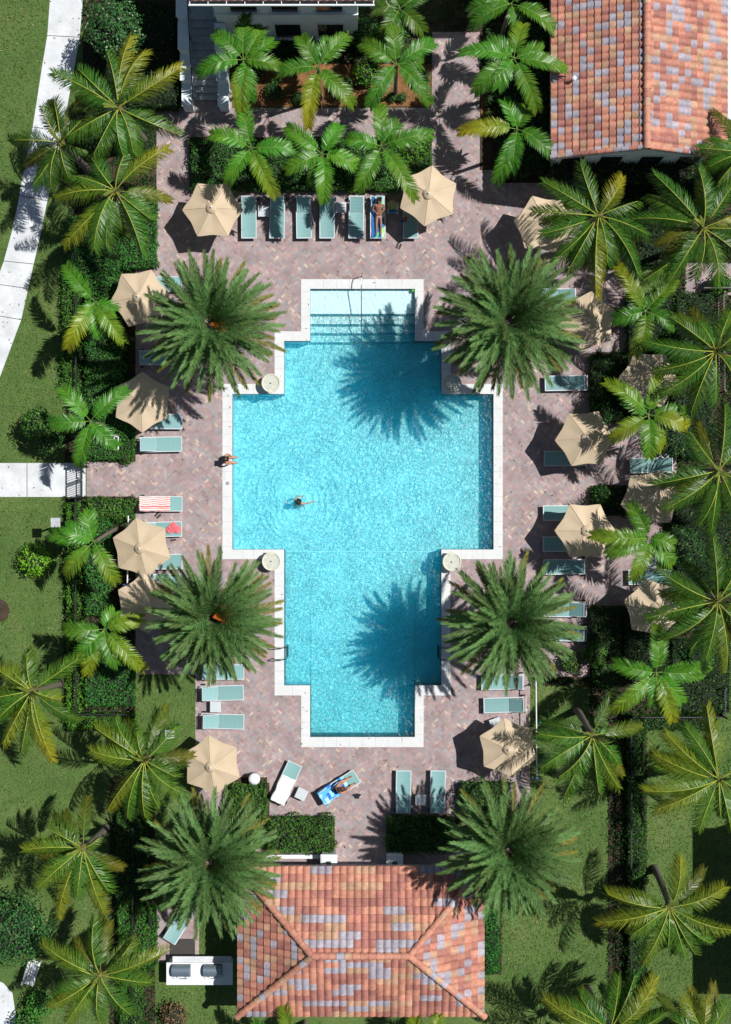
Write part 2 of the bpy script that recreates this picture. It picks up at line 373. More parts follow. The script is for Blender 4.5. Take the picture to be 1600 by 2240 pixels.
def pool_floor_mat():
    m = mat('pool_plaster', (.96, .99, .99), rough=.36, nz=.0, spec=.9); t = m.node_tree; N = t.nodes; L = t.links; b = N['Principled BSDF']
    tc = N.new('ShaderNodeTexCoord')
    mp = N.new('ShaderNodeMapping'); L.new(tc.outputs['Object'], mp.inputs[0]); mp.inputs['Scale'].default_value = (1, 1.25, 1); mp.inputs['Rotation'].default_value = (0, 0, .5)
    n1 = N.new('ShaderNodeTexNoise'); n1.inputs['Scale'].default_value = 5.5; n1.inputs['Detail'].default_value = 2.5; n1.inputs['Distortion'].default_value = 1.2
    n2 = N.new('ShaderNodeTexNoise'); n2.inputs['Scale'].default_value = 1.1; n2.inputs['Detail'].default_value = 2
    vo = N.new('ShaderNodeTexVoronoi'); vo.feature = 'SMOOTH_F1'; vo.inputs['Scale'].default_value = 4.6
    for n in (n1, n2): L.new(mp.outputs[0], n.inputs['Vector'])
    ad = N.new('ShaderNodeVectorMath'); ad.operation = 'ADD'; L.new(mp.outputs[0], ad.inputs[0]); L.new(n1.outputs['Color'], ad.inputs[1]); L.new(ad.outputs[0], vo.inputs['Vector'])
    def mth(op, *ar):
        q = N.new('ShaderNodeMath'); q.operation = op
        for k, v in enumerate(ar):
            if isinstance(v, (int, float)): q.inputs[k].default_value = v
            else: L.new(v, q.inputs[k])
        return q.outputs[0]
    wv = N.new('ShaderNodeTexWave'); wv.inputs['Scale'].default_value = 1.5; wv.inputs['Distortion'].default_value = 9; wv.inputs['Detail'].default_value = 3; wv.inputs['Detail Scale'].default_value = 1.3
    L.new(mp.outputs[0], wv.inputs['Vector'])
    sx, sy = P(653, 1099); vd = N.new('ShaderNodeVectorMath'); vd.operation = 'DISTANCE'; vd.inputs[1].default_value = (sx, sy, -1.1); L.new(tc.outputs['Object'], vd.inputs[0]); r = vd.outputs['Value']
    rw = mth('ADD', r, mth('MULTIPLY', n2.outputs[0], .7))
    ring = mth('MULTIPLY', mth('SINE', mth('MULTIPLY', rw, 19.0)), mth('MULTIPLY', mth('EXPONENT', mth('MULTIPLY', r, -.30)), .32))
    calm = N.new('ShaderNodeMapRange'); calm.interpolation_type = 'SMOOTHSTEP'; calm.inputs[1].default_value = .2; calm.inputs[2].default_value = 1.8; calm.inputs[3].default_value = .75; calm.inputs[4].default_value = 1.0; L.new(r, calm.inputs[0])
    pat = N.new('ShaderNodeMapRange'); pat.inputs[1].default_value = .32; pat.inputs[2].default_value = .62; pat.inputs[3].default_value = .82; pat.inputs[4].default_value = 1.05; L.new(n2.outputs[0], pat.inputs[0])
    hgt = mth('ADD', mth('ADD', n1.outputs[0], mth('MULTIPLY', vo.outputs['Distance'], .8)), mth('ADD', mth('MULTIPLY', wv.outputs[0], .22), ring))
    amp = mth('MULTIPLY', calm.outputs[0], pat.outputs[0])
    b1 = N.new('ShaderNodeBump'); b1.inputs['Distance'].default_value = .17; L.new(amp, b1.inputs['Strength'])
    L.new(hgt, b1.inputs['Height']); L.new(b1.outputs[0], b.inputs['Normal'])
    return m
def water_mat():
    m = bpy.data.materials.new('pool_water'); m.use_nodes = True; t = m.node_tree; N = t.nodes; L = t.links; N.clear()
    out = N.new('ShaderNodeOutputMaterial'); tr = N.new('ShaderNodeBsdfTransparent'); gl = N.new('ShaderNodeBsdfGlossy')
    tr.inputs[0].default_value = (.97, .99, 1, 1)
    gl.inputs['Roughness'].default_value = .30; fr = N.new('ShaderNodeFresnel'); fr.inputs[0].default_value = 1.33
    tc = N.new('ShaderNodeTexCoord'); n1 = N.new('ShaderNodeTexNoise'); n1.inputs['Scale'].default_value = 5; n1.inputs['Detail'].default_value = 3; n1.inputs['Distortion'].default_value = .8
    L.new(tc.outputs['Object'], n1.inputs['Vector']); bp = N.new('ShaderNodeBump'); bp.inputs['Distance'].default_value = .06; bp.inputs['Strength'].default_value = 1
    L.new(n1.outputs[0], bp.inputs['Height']); L.new(bp.outputs[0], gl.inputs['Normal']); L.new(bp.outputs[0], fr.inputs['Normal'])
    mx = N.new('ShaderNodeMixShader'); L.new(fr.outputs[0], mx.inputs[0]); L.new(tr.outputs[0], mx.inputs[1]); L.new(gl.outputs[0], mx.inputs[2]); L.new(mx.outputs[0], out.inputs[0])
    ab = N.new('ShaderNodeVolumeAbsorption'); ab.inputs['Color'].default_value = (.0, .915, 1.0, 1); ab.inputs['Density'].default_value = .68
    sc = N.new('ShaderNodeVolumeScatter'); sc.inputs['Color'].default_value = (.0, .72, 1.0, 1); sc.inputs['Density'].default_value = .33; sc.inputs['Anisotropy'].default_value = .2
    ad = N.new('ShaderNodeAddShader'); L.new(ab.outputs[0], ad.inputs[0]); L.new(sc.outputs[0], ad.inputs[1]); L.new(ad.outputs[0], out.inputs['Volume'])
    return m
M['shelf'] = mat('shelf_plaster', (.62, .70, .73), rough=.5, nz=.02, bump=.5, bsc=5); M['poolfloor'] = pool_floor_mat(); M['water'] = water_mat()
M['plainwall'] = mat('pool_wall', attr=True, rough=.4, nz=.03); M['tiletrim'] = mat('step_tile', (.02, .16, .2), rough=.4)
M['plaindrain'] = mat('drain_grate', (.25, .4, .42), rough=.5)
M['jnt'] = mat('joint_grey', (.40, .41, .41), rough=.9)
coping = pool()
# faint depth markings set in the coping
def marking(txt, px, py, rz, size=.14):
    cu = bpy.data.curves.new('depth_marking', 'FONT'); cu.body = txt; cu.size = size; cu.align_x = 'CENTER'; cu.align_y = 'CENTER'; cu.extrude = .001
    o = bpy.data.objects.new('tmp', cu); COL.objects.link(o); bpy.context.view_layer.update()
    me = bpy.data.meshes.new_from_object(o.evaluated_get(bpy.context.evaluated_depsgraph_get())); bpy.data.objects.remove(o)
    me.materials.clear(); me.materials.append(M['mark']); n = bpy.data.objects.new('depth_marking', me); COL.objects.link(n)
    x, y = P(px, py); n.location = (x, y, .042); n.rotation_euler = (0, 0, rz); n.parent = coping
M['mark'] = mat('marking_grey', (.42, .45, .46), rough=.7)
marking('3 FT 6 IN', 491, 1038, R(-90)); marking('3 FT 6 IN', 1095, 1032, R(90)); marking('4 FT', 661, 1579, R(-90)); marking('4 FT', 922, 1573, R(90)); marking('4 FT', 797, 1629, 0)
lid = MB(); x, y = P(498.5, 1057); lid.lathe([(0, .01), (.075, .01), (.085, 0), (.085, -.01)], (x, y, .045), 16, (.25, .3, .33)); structure(lid.build('skimmer_lid', M['plain']))

# ------------------------------------------------------------------ palms
def path(base, az, L_, e0, e1, n=12, bend=0.0, pw=1.0):
    pts = [np.array(base, float)]; ds = L_ / n
    for i in range(n):
        t = (i + .5) / n; e = e0 + (e1 - e0) * t ** pw; a = az + bend * t
        pts.append(pts[-1] + ds * np.array([math.cos(e) * math.cos(a), math.cos(e) * math.sin(a), math.sin(e)]))
    return np.array(pts)
def frond(mb, pts, rng, nl=44, ll=.46, lw=.05, t0=.14, col=(.1, .2, .03), tipc=(.3, .26, .02), yel=.15, roll=0.0, sweep=(R(62), R(28)), droop=.55, vee=.12, fluff=.0, rib=.018, ribc=(.32, .34, .06), tipscale=.45, mid=.42, wob=.05):
    n = len(pts) - 1
    seg = np.linspace(0, 1, n + 1)
    mb.tube(pts, [rib * (1 - .75 * s) for s in seg], 5, ribc)
    T = np.gradient(pts, axis=0); T /= np.linalg.norm(T, axis=1)[:, None]
    ts = np.linspace(t0, .995, nl)
    for side in (-1, 1):
        t = np.clip(ts + rng.normal(0, .15 / nl, nl), t0 * .8, 1.0)
        p = np.stack([np.interp(t, seg, pts[:, k]) for k in range(3)], 1)
        d = np.stack([np.interp(t, seg, T[:, k]) for k in range(3)], 1); d /= np.linalg.norm(d, axis=1)[:, None]
        up = np.tile([0, 0, 1.0], (nl, 1)); s = np.cross(d, up); s /= np.linalg.norm(s, axis=1)[:, None] + 1e-9; u = np.cross(s, d)
        cr, sr = math.cos(roll), math.sin(roll); s, u = s * cr + u * sr, u * cr - s * sr
        tt = (t - t0) / (1 - t0)
        ln = ll * (np.minimum(1, .45 + 2.4 * tt) * (1 - (1 - tipscale) * np.clip((tt - mid) / (1 - mid), 0, 1) ** 1.5)) * (1 + rng.normal(0, .06, nl))
        a = sweep[0] + (sweep[1] - sweep[0]) * tt + rng.normal(0, wob, nl)      # angle from the rachis
        fl = rng.normal(0, fluff, nl) if fluff else 0.0
        dirv = d * np.cos(a)[:, None] + side * s * (np.sin(a) * np.cos(fl))[:, None] + u * (np.sin(a) * (vee + np.sin(fl)))[:, None]
        dirv /= np.linalg.norm(dirv, axis=1)[:, None]
        down = np.array([0, 0, -1.0]); dr = droop * (1 + rng.normal(0, .2, nl))
        m_ = p + dirv * (ln * .5)[:, None] + down * (ln * dr * .12)[:, None]
        e_ = p + dirv * (ln * .96)[:, None] + down * (ln * dr * .55)[:, None]
        wv = d - dirv * np.sum(d * dirv, 1)[:, None]; wv /= np.linalg.norm(wv, axis=1)[:, None] + 1e-9
        tw = rng.normal(0, .25, nl)[:, None]; nn = np.cross(wv, dirv); wv = wv * np.cos(tw) + nn * np.sin(tw)
        w = (lw * .5 * (.8 + .4 * rng.random(nl)))[:, None]
        V = np.stack([p - wv * w * .7, p + wv * w * .7, m_ - wv * w, m_ + wv * w, e_], 1).reshape(-1, 3)
        i5 = np.arange(nl)[:, None] * 5
        y = np.clip(yel * (.5 + tt * 1.5) + rng.normal(0, .05, nl), 0, 1)[:, None]
        c = np.array(col) * (1 - y) + np.array(tipc) * y; c = c * (.82 + .36 * rng.random((nl, 1)))
        mb.add(V, i5 + np.array([[0, 1, 3, 2]]), c); mb.add(V, i5 + np.array([[2, 3, 4]]), c)
def aim(base, tip, h0, e0, e1, hm=0.0):
    """frond length and heading that put the tip over the tip pixel"""
    L_ = 2.5; pw = 1.0
    for _ in range(6):
        t = (np.arange(12) + .5) / 12; e = e0 + (e1 - e0) * t
        z = h0 + L_ * np.mean(np.sin(e)); x, y = P(tip[0], tip[1], z)
        d = math.hypot(x - base[0], y - base[1]); L_ = max(.6, d / np.mean(np.cos(e)))
    return L_, math.atan2(y - base[1], x - base[0])
def trunk(name, base, top, r0, r1, parent, bulge=0, col=None, rings=14):
    mb = MB(); pts = []; rr = []
    b = np.array(base, float); t = np.array(top, float)
    for i in range(rings * 2 + 1):
        s = i / (rings * 2); q = b + (t - b) * np.array([s ** 1.3, s ** 1.3, s]); pts.append(q)
        rr.append((r0 + (r1 - r0) * s + (r0 * .35 * math.exp(-s * 14))) * (1.05 if i % 2 else .97))
    mb.tube(pts, rr, 12); return mb.build(name, M['bark'], parent)
def coconut(cx, cy, h, tips, label, seed, base=None, yel=.12, dk=1.0, group='coconut palms around the pool garden'):
    rng = np.random.default_rng(seed); c = P3(cx, cy, h); b = P(*base) if base else (c[0] + rng.uniform(-.35, .35), c[1] + rng.uniform(-.35, .35))
    root = empty('coconut_palm', (b[0], b[1], 0)); tag(root, label, 'palm tree', group); o = np.array([b[0], b[1], 0])
    trunk('trunk', (0, 0, 0), c - o, .17, .11, root)
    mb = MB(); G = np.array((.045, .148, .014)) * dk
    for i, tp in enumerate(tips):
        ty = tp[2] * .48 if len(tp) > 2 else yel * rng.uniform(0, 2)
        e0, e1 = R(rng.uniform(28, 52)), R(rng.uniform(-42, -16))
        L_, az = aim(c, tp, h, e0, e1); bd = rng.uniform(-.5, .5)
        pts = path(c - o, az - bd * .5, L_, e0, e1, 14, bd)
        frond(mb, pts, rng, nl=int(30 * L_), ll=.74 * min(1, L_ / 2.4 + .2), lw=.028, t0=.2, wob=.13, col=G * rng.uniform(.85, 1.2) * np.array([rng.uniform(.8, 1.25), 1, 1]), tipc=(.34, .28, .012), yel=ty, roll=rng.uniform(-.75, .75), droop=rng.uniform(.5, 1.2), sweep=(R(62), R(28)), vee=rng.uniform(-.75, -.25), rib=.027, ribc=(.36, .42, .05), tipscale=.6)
    for k in range(7):    # older fronds hanging lower, coloured darker to keep the crown gaps dark
        az = rng.uniform(0, 6.28); L_ = rng.uniform(1.8, 2.7); pts = path(c - o - np.array([0, 0, .12]), az, L_, R(rng.uniform(0, 22)), R(rng.uniform(-60, -35)), 12, rng.uniform(-.35, .35))
        frond(mb, pts, rng, nl=int(26 * L_), ll=.55, lw=.038, t0=.2, col=G * rng.uniform(.45, .8), tipc=(.3, .2, .02), yel=rng.uniform(0, .25), roll=rng.uniform(-.5, .5), droop=rng.uniform(.6, 1.1), sweep=(R(58), R(24)), rib=.022, ribc=(.2, .22, .05), tipscale=.55)
    for i in range(3):    # young spear leaves in the middle
        pts = path(c - o, rng.uniform(0, 6.28), 1.1, R(80), R(50), 8)
        frond(mb, pts, rng, nl=22, ll=.22, lw=.04, col=(.13, .2, .04), yel=.1, droop=.2, sweep=(R(30), R(15)), rib=.02)
    mb.ball(c - o + np.array([0, 0, -.1]), (.2, .2, .32), 8, 6, (.16, .14, .05))
    mb.build('crown', M['leaf'], root); return root
def adonidia(cx, cy, h, tips, label, seed, base=None, yel=.12, dk=1.0, lw=.06, group='bright green feather palms'):
    rng = np.random.default_rng(seed); c = P3(cx, cy, h); b = P(*base) if base else (c[0] + rng.uniform(-.12, .12), c[1] + rng.uniform(-.12, .12))
    root = empty('feather_palm', (b[0], b[1], 0)); tag(root, label, 'palm tree', group); o = np.array([b[0], b[1], 0])
    trunk('trunk', (0, 0, 0), c - o + np.array([0, 0, -.4]), .1, .075, root)
    mb = MB(); mb.tube([c - o + np.array([0, 0, -.7]), c - o + np.array([0, 0, -.3]), c - o + np.array([0, 0, .15])], [.085, .1, .04], 8, (.10, .2, .05))
    for tp in tips:
        ty = tp[2] * .7 if len(tp) > 2 else yel * .5 * rng.uniform(0, 1.6)
        e0, e1 = R(rng.uniform(38, 60)), R(rng.uniform(-62, -38))
        L_, az = aim(c, tp, h, e0, e1); bd = rng.uniform(-.3, .3)
        pts = path(c - o, az - bd * .5, L_, e0, e1, 14, bd)
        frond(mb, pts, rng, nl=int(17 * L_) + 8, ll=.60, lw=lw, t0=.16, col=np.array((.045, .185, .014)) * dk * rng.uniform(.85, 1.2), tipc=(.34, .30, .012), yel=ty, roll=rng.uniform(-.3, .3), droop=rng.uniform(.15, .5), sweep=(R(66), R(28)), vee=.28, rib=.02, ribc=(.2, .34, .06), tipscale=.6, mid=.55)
    mb.build('crown', M['leaf'], root); return root

CO = [  # crown px, py, height, tips, label, base
 (260, 236, 6.0, [(116,159),(236,115),(287,78,.7),(317,111,.6),(398,148,.75),(392,294),(293,334),(270,341),(206,337),(152,296),(170,150),(182,205),(330,180)], 'tall yellow green coconut palm left of the concrete stairs', None),
 (133, 312, 4.6, [(118,219),(30,307),(74,405),(112,412),(150,388),(189,330),(91,233),(180,262)], 'dark shaded coconut palm leaning over the curved concrete path', None),
 (253, 418, 5.6, [(121,432,.4),(138,537,.6),(233,540),(312,553),(368,324,.8),(290,310),(199,341),(159,385),(205,545),(330,480)], 'coconut palm with an orange frond beside the upper left deck edge', None),
 (1310, 472, 6.2, [(1269,358),(1364,388,.85),(1188,398),(1165,462),(1185,513),(1205,575),(1303,648,.8),(1397,600),(1418,513),(1242,594),(1300,560),(1330,575),(1395,440)], 'coconut palm shading the tan umbrella below the gabled tile roof', None),
 (1539, 499, 6.0, [(1384,479),(1418,425),(1431,381),(1529,368),(1605,400),(1610,470,.8),(1411,610),(1573,627),(1620,560),(1465,617),(1520,610),(1640,500)], 'large coconut palm right of the one below the tile roof', None),
 (1640, 335, 6.0, [(1529,324),(1553,365),(1560,300),(1570,400),(1700,300),(1690,400)], 'coconut palm at the right edge touching the tile roof corner', None),
 (1566, 769, 5.6, [(1418,749),(1435,810),(1468,695),(1532,708),(1512,904),(1566,880),(1640,700),(1660,800),(1620,880),(1450,860),(1600,680)], 'coconut palm reaching over the right umbrella beside the black fence', None),
 (1573, 1029, 5.6, [(1509,945),(1586,887),(1431,1060),(1489,1076,.9),(1458,1113),(1640,960),(1660,1070),(1620,1150),(1530,1150),(1556,1165)], 'coconut palm with an orange frond over the right hand umbrella', None),
 (1570, 1316, 5.8, [(1438,1245),(1414,1353),(1560,1177),(1512,1420),(1590,1464,.4),(1650,1250),(1660,1400),(1625,1180),(1450,1400),(1545,1440)], 'coconut palm with wide dark fronds above the lower right umbrella', None),
 (1296, 1609, 4.8, [(1181,1606),(1232,1747),(1310,1734),(1354,1724,.3),(1330,1603),(1352,1667),(1183,1680),(1225,1700),(1265,1690)], 'leaning coconut palm with a bare curved trunk on the right lawn', (1262, 1553)),
 (1573, 1704, 5.2, [(1411,1731,.5),(1435,1771,.6),(1529,1818),(1576,1785),(1441,1673),(1458,1606,.4),(1546,1545,.5),(1431,1650,.4),(1640,1640),(1600,1818),(1650,1760),(1500,1590)], 'coconut palm with yellow tips by the lower right hedge row', None),
 (1465, 1984, 5.2, [(1310,2017,.6),(1330,1957,.5),(1489,1879,.6),(1586,1940,.5),(1600,2034,.4),(1522,2088),(1499,2092),(1408,2105,.4),(1384,2044),(1462,2071),(1555,2065)], 'ragged yellowish coconut palm beside the big square shadow', (1432, 1900)),
 (1335, 2252, 4.6, [(1354,2136),(1435,2142,.6),(1388,2136),(1229,2193),(1192,2186,.4),(1270,2180),(1450,2220),(1200,2270)], 'coconut palm cut off by the bottom edge near the right hedge', None),
 (1540, 2262, 4.4, [(1500,2185,.5),(1545,2190,.5),(1590,2200),(1470,2230)], 'small yellow palm crown at the bottom right corner', None),
 (71, 1511, 5.0, [(-10,1461,.5),(172,1441),(128,1530,.4),(-20,1589),(7,1626,.6),(47,1646),(115,1663,.9),(-30,1530),(60,1430),(20,1460,.4),(100,1640,.5)], 'coconut palm with orange drooping fronds at the left edge', None),
 (317, 1663, 5.2, [(253,1572),(209,1592,.4),(199,1643,.4),(385,1589),(236,1771,.5),(280,1791),(317,1788),(402,1737),(385,1700),(350,1770),(300,1600)], 'coconut palm left of the lower left umbrella', None),
 (182, 1855, 6.0, [(51,1859,.4),(105,1812),(84,1940,.3),(128,2007,.6),(229,2001,.5),(215,1835,.3),(140,1850),(238,1950),(170,1960),(100,1900)], 'coconut palm standing alone on the lower left lawn', (232, 1812)),
 (219, 2132, 5.4, [(94,2065,.3),(206,2011),(287,2065),(361,2082,.4),(287,2220),(216,2233),(148,2233,.3),(105,2203,.5),(118,2180),(330,2150),(140,2090)], 'coconut palm beside the hedge left of the outdoor grill', None),
]
for i, (cx, c2, h, tips, lab, base) in enumerate(CO):
    dk = .62 if i == 1 else (.85 if 3 <= i <= 8 else 1.0)  # dk puts shade into leaf colour, for one shaded palm and the right side
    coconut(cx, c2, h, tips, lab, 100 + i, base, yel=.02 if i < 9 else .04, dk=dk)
AD = [
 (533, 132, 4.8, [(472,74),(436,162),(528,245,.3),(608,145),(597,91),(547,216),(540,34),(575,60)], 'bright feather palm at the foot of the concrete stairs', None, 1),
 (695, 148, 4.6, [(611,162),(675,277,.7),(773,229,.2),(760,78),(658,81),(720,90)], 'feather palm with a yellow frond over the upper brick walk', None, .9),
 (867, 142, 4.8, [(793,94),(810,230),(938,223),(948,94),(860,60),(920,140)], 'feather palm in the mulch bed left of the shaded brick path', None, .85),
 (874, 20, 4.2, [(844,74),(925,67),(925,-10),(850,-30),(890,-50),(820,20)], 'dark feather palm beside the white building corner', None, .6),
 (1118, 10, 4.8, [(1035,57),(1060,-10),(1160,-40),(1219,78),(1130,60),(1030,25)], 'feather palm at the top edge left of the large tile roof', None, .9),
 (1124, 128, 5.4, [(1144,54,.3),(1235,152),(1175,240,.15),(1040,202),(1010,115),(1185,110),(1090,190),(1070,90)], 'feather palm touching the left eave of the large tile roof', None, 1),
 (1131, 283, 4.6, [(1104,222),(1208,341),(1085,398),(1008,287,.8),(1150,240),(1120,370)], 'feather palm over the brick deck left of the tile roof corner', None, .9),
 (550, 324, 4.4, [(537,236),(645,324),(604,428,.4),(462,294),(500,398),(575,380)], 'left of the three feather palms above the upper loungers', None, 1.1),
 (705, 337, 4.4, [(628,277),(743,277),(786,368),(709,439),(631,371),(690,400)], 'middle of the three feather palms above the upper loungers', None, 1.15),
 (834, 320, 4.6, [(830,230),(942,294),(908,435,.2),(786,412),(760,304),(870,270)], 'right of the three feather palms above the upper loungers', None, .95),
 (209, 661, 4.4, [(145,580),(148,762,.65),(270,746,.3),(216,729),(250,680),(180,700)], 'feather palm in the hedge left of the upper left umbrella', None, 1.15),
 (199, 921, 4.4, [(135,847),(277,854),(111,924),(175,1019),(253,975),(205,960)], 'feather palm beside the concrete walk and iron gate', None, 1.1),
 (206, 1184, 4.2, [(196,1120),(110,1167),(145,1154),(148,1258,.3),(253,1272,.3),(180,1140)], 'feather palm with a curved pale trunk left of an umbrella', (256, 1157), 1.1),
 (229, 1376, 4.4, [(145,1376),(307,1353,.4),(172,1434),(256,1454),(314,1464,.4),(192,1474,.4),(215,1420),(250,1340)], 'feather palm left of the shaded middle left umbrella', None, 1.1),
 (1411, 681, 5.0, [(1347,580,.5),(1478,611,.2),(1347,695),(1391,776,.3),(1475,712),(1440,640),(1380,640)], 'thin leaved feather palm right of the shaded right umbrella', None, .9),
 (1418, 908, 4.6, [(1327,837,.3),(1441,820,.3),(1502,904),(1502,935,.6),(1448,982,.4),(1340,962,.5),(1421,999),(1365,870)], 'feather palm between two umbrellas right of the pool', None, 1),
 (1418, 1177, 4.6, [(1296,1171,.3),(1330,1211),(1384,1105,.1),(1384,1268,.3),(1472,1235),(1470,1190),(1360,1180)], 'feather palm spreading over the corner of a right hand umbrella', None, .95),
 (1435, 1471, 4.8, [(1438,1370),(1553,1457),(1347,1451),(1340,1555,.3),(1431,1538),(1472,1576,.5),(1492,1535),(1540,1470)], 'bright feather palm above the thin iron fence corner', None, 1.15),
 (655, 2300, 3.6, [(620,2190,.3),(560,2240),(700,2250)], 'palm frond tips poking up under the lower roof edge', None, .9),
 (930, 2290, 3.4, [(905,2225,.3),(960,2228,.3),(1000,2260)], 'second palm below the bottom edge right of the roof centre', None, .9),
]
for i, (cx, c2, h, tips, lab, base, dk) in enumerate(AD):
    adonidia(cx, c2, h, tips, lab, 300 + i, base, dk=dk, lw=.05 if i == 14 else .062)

def date_crown(seed):
    rng = np.random.default_rng(seed); mb = MB(); n = int(rng.integers(122, 142)); gap = rng.uniform(0, 6.28)
    for i in range(n):
        s = (i + .5) / n; az = i * 2.39996 + rng.uniform(-.16, .16)
        e0 = R(82 - 72 * s ** .85 + rng.uniform(-5, 5)); e1 = e0 - R(30 + 26 * s + rng.uniform(-6, 8))
        if s > .5 and abs((az - gap + 3.14) % 6.28 - 3.14) < .16: continue
        L_ = rng.uniform(2.6, 3.15) if s > .35 else rng.uniform(2.2, 2.8)
        base = np.array([.18 * math.cos(az), .18 * math.sin(az), .55 * (1 - s)])
        pts = path(base, az, L_, e0, e1, 9, rng.uniform(-.15, .15))
        old = s > .82
        col = np.array((.078, .205, .066)) * rng.uniform(.6, 1.35)
        if old: col = np.array((.10, .13, .026)) * rng.uniform(.8, 1.2)
        frond(mb, pts, rng, nl=84, ll=.46, lw=.024, t0=.1, col=col, tipc=(.2, .19, .03), yel=.12 if not old else .4, roll=0, sweep=(R(52), R(20)), droop=.12, vee=.2, fluff=.38, rib=.02, ribc=(.15, .17, .06), tipscale=.4, mid=.3)
    return mb.mesh('crown', M['dleaf'])
DC = [date_crown(s) for s in (11, 12, 13, 14, 15, 16)]
def fruit_mesh(seed):
    rng = np.random.default_rng(seed); mb = MB()
    for i in range(26):
        az = rng.uniform(-.5, .5); pts = path((0, 0, 0), az, rng.uniform(.7, 1.05), R(40), R(rng.uniform(-35, -5)), 6, rng.uniform(-.3, .3)); mb.tube(pts, .012, 4)
        for k in range(5): mb.ball(pts[-1 - k // 2] + rng.normal(0, .035, 3), .028, 6, 4)
    return mb.mesh('fruit_cluster', M['fruit'])
FR = fruit_mesh(5)
DP = [(465, 712, 6.2, .0, 1.0, 0, 'big date palm at the upper left corner of the pool', [-.35]), (1112, 705, 6.3, 1.1, 1.05, 1, 'big date palm at the upper right corner of the pool', []),
      (470, 1348, 5.9, 2.3, .95, 2, 'big date palm with orange fruit at the lower left of the pool', [.15, .45]), (1116, 1362, 5.9, .6, .97, 3, 'big date palm at the lower right corner of the pool', []),
      (460, 1888, 6.2, 3.7, 1.0, 4, 'big date palm beside the left end of the hip roof', []), (1114, 1858, 6.0, 4.6, .98, 5, 'big date palm beside the right end of the hip roof', [])]
for cx, c2, h, rot, s, k, lab, fr in DP:
    c = P3(cx, c2, h); root = empty('date_palm', (c[0], c[1], 0)); tag(root, lab, 'palm tree', 'six date palms around the pool')
    trunk('trunk', (0, 0, 0), (0, 0, h), .27, .24, root)
    o = bpy.data.objects.new('crown', DC[k]); COL.objects.link(o); o.parent = root; o.location = (0, 0, h - .2); o.rotation_euler = (R(4) * math.sin(cx), R(4) * math.cos(c2), rot); o.scale = (s, s, s)
    for a in fr:
        o = bpy.data.objects.new('fruit_cluster', FR); COL.objects.link(o); o.parent = root; o.location = (0, 0, h + .75); o.rotation_euler = (0, 0, a); o.scale = (.95, .95, .9)

# ------------------------------------------------------------------ hedges, shrubs, broadleaf trees
def leafquads(mb, p, nrm, rng, ln=.11, wd=.06, col=(.03, .1, .015), var=.45, hi=(.12, .22, .03), ph=.06):
    n = len(p); nrm = nrm + rng.normal(0, .55, (n, 3)); nrm /= np.linalg.norm(nrm, axis=1)[:, None]
    a = rng.normal(0, 1, (n, 3)); a -= nrm * np.sum(a * nrm, 1)[:, None]; a /= np.linalg.norm(a, axis=1)[:, None]; b = np.cross(nrm, a)
    l = (ln * rng.uniform(.6, 1.2, n) / 2)[:, None]; w = (wd * rng.uniform(.7, 1.2, n) / 2)[:, None]
    V = np.stack([p - a * l, p - b * w, p + a * l, p + b * w], 1).reshape(-1, 3)
    c = np.array(col) * np.array([1.45, 1.6, 1.3]) * rng.uniform(1 - var, 1 + var, (n, 1)) * np.array([1, 1, 1]); m = rng.random(n) < ph; c[m] = np.array(hi) * rng.uniform(.7, 1.2, (m.sum(), 1))
    mb.add(V, np.arange(n)[:, None] * 4 + np.array([[0, 1, 2, 3]]), c)
def lump(x, y, s, ph): return np.sin(x * 2.3 * s + ph) * np.cos(y * 2.9 * s + ph * 2) * .5 + np.sin(x * 5.1 * s + y * 4.3 * s + ph * 3) * .3 + np.sin(y * 8.7 * s - x * 7.1 * s) * .2
